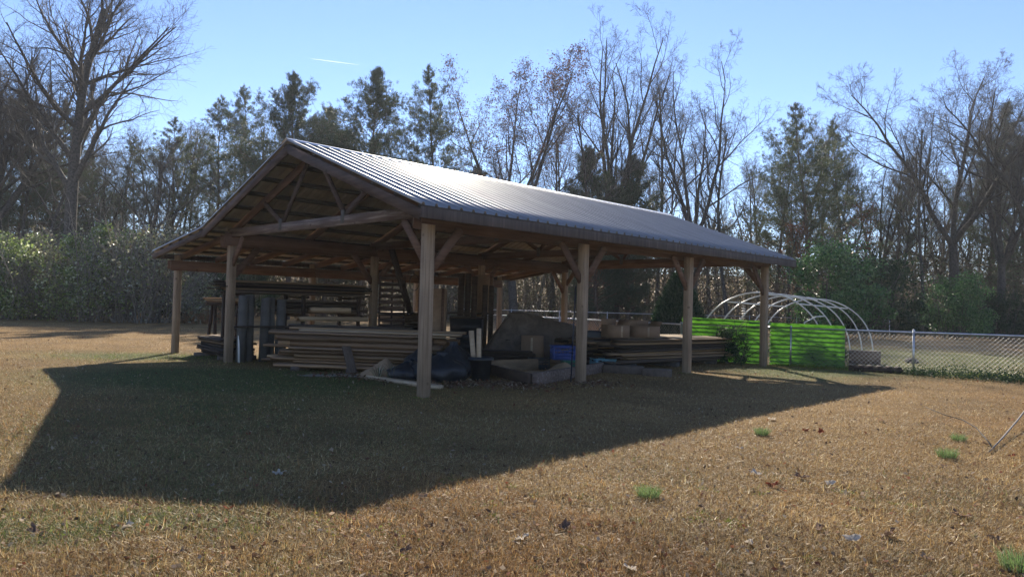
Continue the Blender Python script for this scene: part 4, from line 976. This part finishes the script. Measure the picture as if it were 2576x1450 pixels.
o = tag(linkobj('tarp', tarp(), M['tarp'], loc=UV(7.0, 4.15, .24), rot=(0, 0, .02)), 'wrinkled clear plastic tarp draped over a pile in mid shed', 'tarp')
sm = o.modifiers.new('thick', 'SOLIDIFY'); sm.thickness = .003
def carton(name, loc, dims, rz, label, flaps=True, group=None, mark=False, mat='cardboard'):
    o = empty(name, tuple(loc), rz, label, 'box', group); w_, d_, h = dims; t = .008
    mb = MB(); mb.box((0, 0, t/2), (w_, d_, t)); mb.box((0, -d_/2+t/2, h/2+t), (w_, t, h)); mb.box((0, d_/2-t/2, h/2+t), (w_, t, h)); mb.box((-w_/2+t/2, 0, h/2+t), (t, d_-2*t, h)); mb.box((w_/2-t/2, 0, h/2+t), (t, d_-2*t, h))
    linkobj('body', mb.mesh('body'), M[mat], o)
    linkobj('tape', MB().box((0, -d_/2-.001, h*.5), (.05, .002, h*.9)).mesh('tape'), M['board_pale'], o)
    if flaps:
        for sx, sy, a in ((0, 1, .5), (1, 0, 1.6)):
            l = .13; mbf = MB(); mbf.box((0, l/2, 0), ((w_ if sy else d_)*.97, l, .005))
            rzf = {(0, -1): PI, (0, 1): 0, (-1, 0): PI/2, (1, 0): -PI/2}[(sx, sy)]
            linkobj('flap', mbf.mesh('flap'), M[mat], o, loc=(sx*w_/2, sy*d_/2, h+t+.004), rot=({1.9: 1.2, .5: 1.4, 1.6: 1.0, 2.1: 1.3}[a], 0, rzf))
    else:
        linkobj('lid', MB().box((0, 0, h+t+.004), (w_+.01, d_+.01, .008)).mesh('lid'), M[mat], o)
    if mark:
        a = np.linspace(-2.55, -.6, 16); mb = MB(); mb.tube(np.stack([np.full(16, w_/2+.002), .12*np.cos(a), h*.62+.09*np.sin(a)], -1), .006, 4)
        mb.tube(np.array([(w_/2+.002, .08, h*.62-.03), (w_/2+.002, .115, h*.62-.045), (w_/2+.002, .108, h*.62-.085)]), .005, 4); linkobj('printed_mark', mb.mesh('printed_mark'), M['ink'], o)
    return o
carton('cardboard_box', UV(5.9, 3.4, .25), (.5, .3, .62), -.2, 'brown cardboard box against the front of the plastic tarp', False)
sheet('cardboard_sheet', 6.0, 2.62, .3, .55, .012, .05, .22, 'cardboard', 'upright piece of cardboard in front of the plastic tarp', 'cardboard', -.12, False)
carton('cardboard_box', UV(7.55, 2.95, .25), (.5, .4, .66), .1, 'upright cardboard box beside the black wheeled trunk', False)
# dark low boards before the tarp
c = UV(4.9, 3.3)
stack((c.x, c.y), -.1, 1.35, .5, .24, 6, 2, .06, ['board_dark'], 'dark board in the low pile in front of the plastic tarp', 'dark boards of the low pile before the tarp', .1, .04)
# black trunk with handle
tk = empty('wheeled_trunk', tuple(UV(6.95, 2.35, .24)), -.05, 'black plastic trunk with a loop handle behind the blue crate', 'trunk')
mb = MB()
prof = [(-.33, 0), (.33, 0), (.34, .6), (.31, .7), (.24, .74), (-.24, .74), (-.31, .7), (-.34, .6)]
V = [(x, -.22, z+.06) for x, z in prof]+[(x, .22, z+.06) for x, z in prof]; n = len(prof)
mb.add(V, [(i, (i+1) % n, n+(i+1) % n, n+i) for i in range(n)]); mb.f.append(('ngon', list(range(n))[::-1])); mb.f.append(('ngon', [n+i for i in range(n)]))
bevel(linkobj('body', mb.mesh('body'), M['black'], tk), .015, 2)
linkobj('rim', MB().box((0, 0, .6), (.72, .48, .03)).mesh('rim'), M['black'], tk)
mb = MB(); a = np.linspace(0, PI, 14); mb.tube(np.stack([.14+.085*np.cos(a), 0*a-.1, .79+.1*np.sin(a)], -1), .013, 6); linkobj('handle', mb.mesh('handle', True), M['black'], tk)
for sx in (-.3, .3):
    mb = MB(); mb.tube(np.array([(sx-.03, .2, .07), (sx+.03, .2, .07)]), .07, 14); linkobj('wheel', mb.mesh('wheel', True), M['black'], tk)
# crates
def crate(loc, dims, rz, mat, label):
    o = empty('plastic_crate', tuple(loc), rz, label, 'crate', 'plastic crates by the second right post'); w_, d_, h = dims
    mb = MB(); t = .018
    mb.box((0, 0, .01), (w_, d_, .02))
    for sx in (-1, 1):
        for sy in (-1, 1): mb.box((sx*(w_/2-t), sy*(d_/2-t), h/2+.011), (t*2, t*2, h-.02))
    for sy in (-1, 1):
        for z in (.05, h*.36, h*.64, h-.03): mb.box((0, sy*(d_/2-t/2), z), (w_-4*t-.002, t, .045))
        for x in np.linspace(-w_/2+.09, w_/2-.09, 5): mb.box((x, sy*(d_/2-t/2-.002), h/2), (.018, t*.7, h-.06))
    for sx in (-1, 1):
        for z in (.05, h*.36, h-.03): mb.box((sx*(w_/2-t/2), 0, z), (t, d_-4*t-.002, .045))
        for y in np.linspace(-d_/2+.09, d_/2-.09, 4): mb.box((sx*(w_/2-t/2-.002), y, h/2), (t*.7, .018, h-.06))
    linkobj('body', mb.mesh('body'), M[mat], o)
    linkobj('rim', MB().box((0, d_/2+.006, h-.02), (w_+.02, .01, .03)).box((0, -d_/2-.006, h-.02), (w_+.02, .01, .03)).box((w_/2+.006, 0, h-.02), (.01, d_, .03)).box((-w_/2-.006, 0, h-.02), (.01, d_, .03)).mesh('rim'), M[mat], o)
    linkobj('label_plate', MB().box((0, -d_/2-.002, h*.72), (.16, .004, .03)).mesh('label_plate'), M['tube'], o)
    return o
gp_ = Vector((1.28, 15.15, .23))
crate((1.3, 15.2, .235), (.42, .34, .24), UA-.65, 'green_box', 'dark green plastic crate under the blue crate')
crate((1.1, 15.2, .48), (.48, .36, .29), UA-.65, 'blue', 'blue plastic crate on top of the green one')
crate((2.0, 15.7, .235), (.46, .36, .26), UA-.5, 'teal', 'grey teal plastic crate right of the second right post')
crate((.62, 15.6, .235), (.44, .4, .24), UA-.75, 'black', 'black plastic crate left of the dark green crate')
# black bags
def bag(loc, rx, ry, h, seed, label):
    R = np.random.RandomState(seed); k, n = 30, 18; th_ = np.linspace(0, 2*PI, k, endpoint=False); V = []
    for i in range(n):
        t = i/(n-1); z = h*t
        pr = (math.sin(min(1, (t+.12)/.42)*PI/2))*(1 if t < .45 else max(.1, 1-((t-.45)/.5)**1.4*.92)) if t < .93 else .17+.5*(t-.93)
        rr = pr*(1+.09*np.sin(th_*5+seed+t*4)+.06*np.sin(th_*9-t*7+seed)+.05*np.sin(th_*15+seed*2+t*11)*(.5+t))
        V.append(np.stack([rx*rr*np.cos(th_)+.05*t*math.sin(seed), ry*rr*np.sin(th_), np.full(k, z)+.02*np.sin(th_*7+t*9)*t], -1))
    mb = MB(); i, j = np.meshgrid(np.arange(n-1), np.arange(k), indexing='ij'); j2 = (j+1) % k
    mb.add(np.concatenate(V), np.stack([i*k+j, i*k+j2, (i+1)*k+j2, (i+1)*k+j], -1).reshape(-1, 4)); mb.f.append(('ngon', list(range(n*k-k, n*k))))
    o = tag(linkobj('bag', mb.mesh('bag', True), M['bag'], loc=loc), label, 'bag', 'black plastic bags behind the front right post'); return o
bag((-1.78, 12.75, .21), .36, .32, .36, 1, 'low slumped black bag left of the front right post')
bag((-1.62, 13.15, .21), .3, .3, .62, 2, 'tall knotted black bag standing against the big lumber stack')
bag((-1.18, 12.55, .21), .46, .36, .52, 3, 'wide black bag directly behind the front right post')
bag((-.98, 13.0, .21), .36, .34, .68, 4, 'tallest black bag right of the front right post')
# tub with offcuts
tb = empty('plant_tub', (-.52, 12.85, .215), .3, 'black round tub right of the black bags', 'tub')
mb = MB(); mb.lathe([(0, .0), (.16, 0), (.2, .4), (.225, .4), (.225, .43), (.2, .44), (.17, .42), (.15, .1), (0, .1)], 26); linkobj('body', mb.mesh('body', True), M['bag'], tb)
mb = MB(); mb.lathe([(.203, .38), (.232, .38), (.232, .415), (.203, .415)], 26); linkobj('rim', mb.mesh('rim', True), M['black'], tb)
for k, (dx, dy, hh, rz, lean) in enumerate(((-.1, .0, .78, .2, .1), (-.03, .03, .82, .1, .02))):
    tag(linkobj('offcut', MB().box((0, 0, hh/2), (.085, .03, hh)).mesh('offcut'), M['board_pale'], loc=(-.52+dx, 12.9+dy, .33), rot=(-.05, -lean, rz)), ('left one of two pale offcuts standing in the black tub', 'right one of two pale offcuts standing in the black tub')[k], 'offcut', 'pale offcuts standing in the black tub')
sprig = tuft(403, 40, .06, .32, .006)
for x, y, s, lb in ((-2.3, 12.72, 1., 'dark dry weed sprig in front of the sawdust heap'), (-2.05, 12.62, 1.1, 'taller dark dry weed sprig between the sawdust heap and the black bags')):
    tag(linkobj('weed_sprig', sprig, M['thicket_dull'], loc=(x, y, .21), scale=(s, s, s), rot=(0, 0, x)), lb, 'weed', 'dry weed sprigs by the sawdust heap')
# long pale slab on the ground
mb = MB(); L_ = 2.05; out = [(0, -.1), (L_-.12, -.11), (L_-.03, -.06), (L_, .02), (L_-.04, .08), (L_-.14, .11), (0, .1)]; n = len(out)
V = [(x, y, 0) for x, y in out]+[(x, y, .055) for x, y in out]
mb.add(V, [(i, (i+1) % n, n+(i+1) % n, n+i) for i in range(n)]); mb.f.append(('ngon', list(range(n))[::-1])); mb.f.append(('ngon', [n+i for i in range(n)]))
a, b = Vector((-2.5, 12.95, 0)), Vector((-1.02, 11.42, 0))
tag(linkobj('slab', mb.mesh('slab'), M['board_pale'], loc=(a.x, a.y, .215), rot=(.0, 0, math.atan2(b.y-a.y, b.x-a.x))), 'long pale slab with a rounded end lying on the ground by the front right post', 'slab')
# raised bed timbers
def timber(a, b, wd_, h, label, mat='board_grey', z=.2, name='timber', group=None, cat='timber'):
    a, b = Vector(a), Vector(b); mb = MB(); L_ = (b-a).length; mb.box((0, 0, h/2), (L_, wd_, h))
    o = linkobj(name, mb.mesh(name), M[mat], loc=((a.x+b.x)/2, (a.y+b.y)/2, z), rot=(0, 0, math.atan2(b.y-a.y, b.x-a.x))); bevel(o, .008)
    return tag(o, label, cat, group)
GBed = 'timbers framing the sawdust bed'
timber((.36, 12.36), (-.56, 14.5), .09, .22, 'dark left side timber of the sawdust bed', 'board_dark', group=GBed)
timber((.42, 12.30), (1.92, 15.2), .09, .24, 'weathered front timber of the sawdust bed passing the second right post', 'weathered', group=GBed)
timber((-.5, 14.62), (1.15, 15.85), .07, .26, 'pale back timber of the sawdust bed', 'board', group=GBed)
def mound(rx, ry, h, seed, name):
    n = 30; a = np.linspace(-1, 1, n); X_, Y_ = np.meshgrid(a, a); r = np.sqrt(X_**2+Y_**2)
    z = h*np.clip(1-r, 0, 1)**.8*(1+.25*vnoise(X_*2, Y_*2, 3, seed))-.02
    mb = MB(); i, j = np.meshgrid(np.arange(n-1), np.arange(n-1), indexing='ij'); mb.add(np.stack([(X_*rx).ravel(), (Y_*ry).ravel(), z.ravel()], -1), np.stack([i*n+j, i*n+j+1, (i+1)*n+j+1, (i+1)*n+j], -1).reshape(-1, 4)); return mb.mesh(name, True)
for k, (x, y, rx, ry, h) in enumerate(((.45, 13.6, .7, .55, .2), (1.05, 14.35, .5, .4, .3), (-.15, 14.2, .45, .35, .22))):
    tag(linkobj('sawdust_heap', mound(rx, ry, h, k, 'sawdust_heap'), M['sawdust'], loc=(x, y, .215)), ('widest sawdust heap in the middle of the timber bed', 'tallest sawdust heap beside the second right post', 'small sawdust heap in the back left of the timber bed')[k], 'sawdust', 'sawdust heaps in the timber bed')
tag(linkobj('sawdust_heap', mound(.55, .5, .33, 9, 'sawdust_heap'), M['sawdust'], loc=(-2.25, 13.2, .21)), 'sawdust heap at the foot of the big lumber stack left of the black bags', 'sawdust', None)
def chips(pts, N, seed, size, mat, name):
    R = np.random.RandomState(seed); pts = np.array(pts); k = R.randint(0, len(pts), N); P = pts[k, :2]+R.normal(size=(N, 2))*pts[k, 2:3]
    mb = MB(); mb.add(*leaf_quads(np.stack([P[:, 0], P[:, 1], ground_z(P[:, 0], P[:, 1])+.012+.02*R.rand(N)], -1), size, seed, up=2., asp=.35)); return linkobj(name, mb.mesh(name), M[mat])
tag(chips([(-.5, 12.2, .35), (.0, 12.2, .3), (-1.0, 12.0, .3), (-2.0, 12.6, .3), (.3, 12.1, .35), (-2.9, 13.1, .35), (1.5, 12.9, .3)], 1500, 61, .09, 'leaf_dry', 'wood_chips'), 'pale wood chips and bark on the ground before the bags', 'chips', kind='stuff')
def patch(cx, cy, rx, ry, seed, name):
    n = 40; a = np.linspace(0, 2*PI, n, endpoint=False); rr = 1+.22*np.sin(a*3+seed)+.12*np.sin(a*7+seed*2)
    V = [(cx, cy, float(ground_z(cx, cy))+.012)]; 
    for f in (.5, 1.): V += [(cx+rx*r*f*math.cos(t), cy+ry*r*f*math.sin(t), float(ground_z(cx+rx*r*f*math.cos(t), cy+ry*r*f*math.sin(t)))+.013-.01*(f > .9)) for r, t in zip(rr, a)]
    mb = MB(); mb.add(V, [(0, 1+i, 1+(i+1) % n) for i in range(n)]); mb.f.append(np.array([(1+i, 1+n+i, 1+n+(i+1) % n, 1+(i+1) % n) for i in range(n)])); return mb.mesh(name, True)
tag(linkobj('sand_strip', patch(-2.75, 13.2, .95, .32, 3, 'sand_strip'), M['block']), 'grey sandy strip in front of the big lumber stack', 'sand', kind='structure')
# right stack
c = UV(8.35, 1.75)
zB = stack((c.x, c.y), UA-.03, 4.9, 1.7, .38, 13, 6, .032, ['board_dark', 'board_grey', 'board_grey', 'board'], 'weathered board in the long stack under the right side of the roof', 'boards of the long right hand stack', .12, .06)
for k in range(3):
    p = UV(6.6+1.75*k, 1.75); tag(linkobj('concrete_block', MB().box((0, 0, 0), (.2, 1.5, .17)).mesh('concrete_block'), M['stone'], loc=(p.x, p.y, .285), rot=(0, 0, UA)), 'dark bearer under the long right hand stack', 'bearer', 'bearers under the long right hand stack')
for k in range(8):
    board(UV(8.6+rnd(-.6, 1.2), 1.1+.17*k, zB+.012+.012*(k % 2)), rnd(2.2, 3.6), .16, .024, UA+rnd(-.07, .07), 'board_pale', 'sunlit tan board lying loose on top of the long right hand stack', 'loose sunlit boards on the long right hand stack')
carton('cardboard_box', UV(6.62, 1.55, zB+.03), (.42, .5, .27), UA-.3, 'open cardboard box with a curved arrow mark on the long stack', True, 'cardboard boxes on the long right hand stack', True)
carton('cardboard_box', UV(7.55, 1.45, zB+.03), (.66, .42, .25), UA-.32, 'wider open cardboard box right of the one with the arrow mark', True, 'cardboard boxes on the long right hand stack')
timber((1.95, 15.15), (2.75, 14.95), .2, .2, 'dark heavy timber lying before the long right hand stack', 'tie')
timber((2.7, 14.75), (3.25, 14.6), .22, .18, 'short dark timber block right of the heavy timber', 'tie')
mb = MB(); a, b = UV(SP-.1, .14, .2), UV(SP-.09, .09, 1.95); mb.tube(np.array([a, b]), .013, 8); tag(linkobj('pipe', mb.mesh('pipe', True), M['navy']), 'dark blue pipe standing against the second right post', 'pipe')

# ------------------------------------------------------------------ chain link fence, green sheets
def fence(p0, p1, nposts, H, label, mesh_wire=True, cell=.1, name='chain_link_fence', skip=()):
    p0, p1 = Vector((*p0, 0)), Vector((*p1, 0)); L_ = (p1-p0).length; rz = math.atan2(p1.y-p0.y, p1.x-p0.x)
    o = empty(name, (p0.x, p0.y, G(p0.x, p0.y)-.01), rz, label, 'fence')
    for k in range(nposts):
        mb = MB(); mb.tube(np.array([(0, 0, -.1), (0, 0, H+.03)]), .026, 10); mb.lathe([(.03, H+.02), (.03, H+.05), (.0, H+.075)], 10)
        linkobj('post', mb.mesh('post', True), M['galv'], o, loc=(k*L_/(nposts-1), .035, 0))
    mb = MB(); mb.tube(np.array([(0, 0.036, H), (L_/2, .036, H-.004), (L_, .036, H)]), .02, 8); linkobj('top_rail', mb.mesh('top_rail', True), M['galv'], o)
    if mesh_wire:
        mb = MB(); n = int(L_/cell); hz = int(H/cell)
        for k in range(-hz, n):
            for sg in (1, -1):
                i0 = max(0, -k) if sg > 0 else 0
                a0 = k*cell; x0, z0, x1, z1 = (a0, .02, a0+H-.02, H) if sg > 0 else (a0, H, a0+H-.02, .02)
                if x1 <= 0 or x0 >= L_: continue
                t0 = max(0, -x0/(x1-x0)); t1 = min(1, (L_-x0)/(x1-x0))
                q0 = (x0+(x1-x0)*t0, sg*.003, z0+(z1-z0)*t0); q1 = (x0+(x1-x0)*t1, sg*.003, z0+(z1-z0)*t1)
                mb.tube(np.array([q0, q1]), .0023, 3, cap=False)
        linkobj('wire_mesh', mb.mesh('wire_mesh', True), M['wire'], o)
    return o
fence((4.62, 19.6), (14.6, 15.04), 5, .97, 'silver chain link fence running right from behind the green sheets')
fence((4.62, 19.62), (-1.2, 30.5), 5, .97, 'silver chain link fence running back from the shed corner')
fence((-3, 45), (24, 46), 10, 1.1, 'far thin chain link fence along the woods', mesh_wire=False)
FD = Vector((.909, -.416, 0)); FA = math.atan2(-.416, .909); FN = Vector((-.416, -.909, 0))
def green_sheet(start, L_, h, z0, label, tilt):
    n = 130; prof = []
    for i in range(n+1):
        z = h*i/n; prof.append((.03*math.sin(2*PI*z/.112)+.006*math.sin(4*PI*z/.112+.6), z))
    mb = MB(); xs_ = np.linspace(0, L_, 12); V = []
    for x in xs_: V += [(x, y+.012*math.sin(x*2.1), z+tilt*x) for y, z in prof]
    m_ = n+1; i, j = np.meshgrid(np.arange(11), np.arange(n), indexing='ij'); mb.add(V, np.stack([i*m_+j, (i+1)*m_+j, (i+1)*m_+j+1, i*m_+j+1], -1).reshape(-1, 4))
    o = linkobj('corrugated_sheet', mb.mesh('corrugated_sheet', True), M['green'], loc=(start.x, start.y, z0), rot=(0, 0, FA)); sm = o.modifiers.new('thick', 'SOLIDIFY'); sm.thickness = .002
    return tag(o, label, 'sheet', 'bright green corrugated sheets on the fence')
f0 = Vector((4.62, 19.6, 0)); gs = f0-FN*.05
green_sheet(gs+FD*-.02, 2.2, 1.16, .24, 'bright green corrugated sheet left of the last shed post', -.025)
green_sheet(gs+FD*2.24+FN*.012, 1.76, 1.1, .22, 'bright green corrugated sheet right of the last shed post', -.012)
tag(linkobj('flat_bar', MB().box((0, 0, 0), (.55, .02, .035)).mesh('flat_bar'), M['green_box'], loc=tuple(gs+FD*2.0+FN*.04+Vector((0, 0, 1.29))), rot=(0, 0, FA)), 'short green strip bridging the two green sheets', 'strip')
# hoop house
hp = empty('hoop_frame', (8.1, 21.5, .22), 0, 'white plastic pipe hoop frame of a bare greenhouse behind the green sheets', 'greenhouse frame')
HC = [(7.0-8.1+.69*k, 20.3-21.5+.72*k) for k in range(5)]
pur = [[], [], []]
for k, (cx, cy) in enumerate(HC):
    a = np.linspace(0, PI, 30); hw, hh = 1.8, 1.92-.02*k
    mb = MB(); mb.tube(np.stack([cx+hw*np.cos(a)*1.0, cy+0*a+.02*np.sin(a*3+k), hh*np.sin(a)**.82], -1), .02, 8); linkobj('hoop', mb.mesh('hoop', True), M['pipe'], hp)
    for q, aa in enumerate((PI*.32, PI*.5, PI*.68)): pur[q].append((cx+hw*math.cos(aa), cy, hh*math.sin(aa)**.82-.045))
for q in pur:
    mb = MB(); mb.tube(np.array(q), .02, 8); linkobj('purlin', mb.mesh('purlin', True), M['pipe'], hp)
mb = MB(); mb.tube(np.array([(7.95, 19.7, 1.33), (8.35, 19.9, 1.5), (8.62, 20.0, 1.52)]), .018, 6); mb.tube(np.array([(7.95, 19.7, 1.33), (8.1, 19.72, .9), (8.35, 19.75, .25)]), .014, 6)
tag(linkobj('bent_pipe', mb.mesh('bent_pipe', True), M['pipe']), 'bent white pipe propped inside the hoop frame', 'pipe')
sp = empty('wind_spinner', (6.78, 21.2, 2.05), 0, 'white hanging wind spinner on the hoop frame', 'wind spinner')
mb = MB(); mb.tube(np.array([(0, 0, 0), (0, 0, -.75)]), .004, 4); linkobj('cord', mb.mesh('cord'), M['pipe'], sp)
for k in range(7):
    mb = MB(); mb.lathe([(.0, 0), (.05, -.006), (.06, .0), (.05, .006), (0, .002)], 12); linkobj('disc', mb.mesh('disc', True), M['pipe'], sp, loc=(0, 0, -.3-.07*k), rot=(.25*math.sin(k), .25*math.cos(k), 0))
# blocks by the hoop frame
def cblock(loc, rz, n, label):
    o = empty('block_wall', tuple(loc), rz, label, 'block'); w_ = .4
    for k in range(n):
        mb = MB(); mb.box((k*.405, -.08, .1), (.4, .035, .2)); mb.box((k*.405, .08, .1), (.4, .035, .2)); 
        for x in (-.18, 0, .18): mb.box((k*.405+x, 0, .1), (.035, .124, .199))
        linkobj('block', mb.mesh('block'), M['block'], o)
    return o
tag(linkobj('planter_box', MB().box((0, 0, .19), (.78, .4, .38)).mesh('planter_box'), M['board_grey'], loc=(9.7, 19.9, .23), rot=(0, 0, FA)), 'grey weathered box behind the right end of the green sheets', 'box')
bevel(bpy.data.objects['planter_box'], .01)
o = empty('pallet', (8.78, 17.5, .24), FA, 'dark low pallet lying at the fence post right of the green sheets', 'pallet')
for k in range(3): linkobj('runner', MB().box((0, -.3+.3*k, .05), (1.15, .09, .1)).mesh('runner'), M['board_dark'], o)
for k in range(6): linkobj('slat', MB().box((-.5+.2*k, 0, .112), (.1, .7, .022)).mesh('slat'), M['board_dark'], o)
for k in range(6): linkobj('slat', MB().box((-.5+.2*k, 0, -.004), (.1, .7, .006)).mesh('slat'), M['board_dark'], o)
for x, y, s, lb in ((10.55, 21.7, .22, 'dark stone on the lawn beyond the chain link fence'), (11.6, 21.0, .17, 'smaller dark stone right of the other one beyond the chain link fence')):
    mb = MB(); n = 10
    prof = [(0.001, 0), (1, .05), (1.1, .3), (.85, .62), (.4, .8), (.001, .84)]
    mb.lathe([(a*s, b*s) for a, b in prof], 12); V = mb.v[0]; V += np.random.RandomState(3).normal(size=V.shape)*s*.08; tag(linkobj('stone', mb.mesh('stone', True), M['stone'], loc=(x, y, .23)), lb, 'stone', 'dark stones beyond the fence')
# vapour trail
a, b = atd(783, 148, 6000), atd(905, 164, 6300); mb = MB(); P = np.array([a+(b-a)*t for t in np.linspace(0, 1, 9)]); mb.tube(P, np.array([4, 7, 9, 9.5, 9, 8, 6, 4, 1.5])*.36, 8)
mt, t, out = newmat('vapour'); df = node(t, 'ShaderNodeBsdfTranslucent'); df.inputs[0].default_value = (.95, .95, .97, 1); tp = node(t, 'ShaderNodeBsdfTransparent'); mx = node(t, 'ShaderNodeMixShader'); mx.inputs[0].default_value = .2
t.links.new(tp.outputs[0], mx.inputs[1]); t.links.new(df.outputs[0], mx.inputs[2]); t.links.new(mx.outputs[0], out.inputs[0])
tag(linkobj('vapour_trail', mb.mesh('vapour_trail', True), mt), 'short white aircraft vapour trail high in the blue sky', 'vapour trail', kind='stuff')
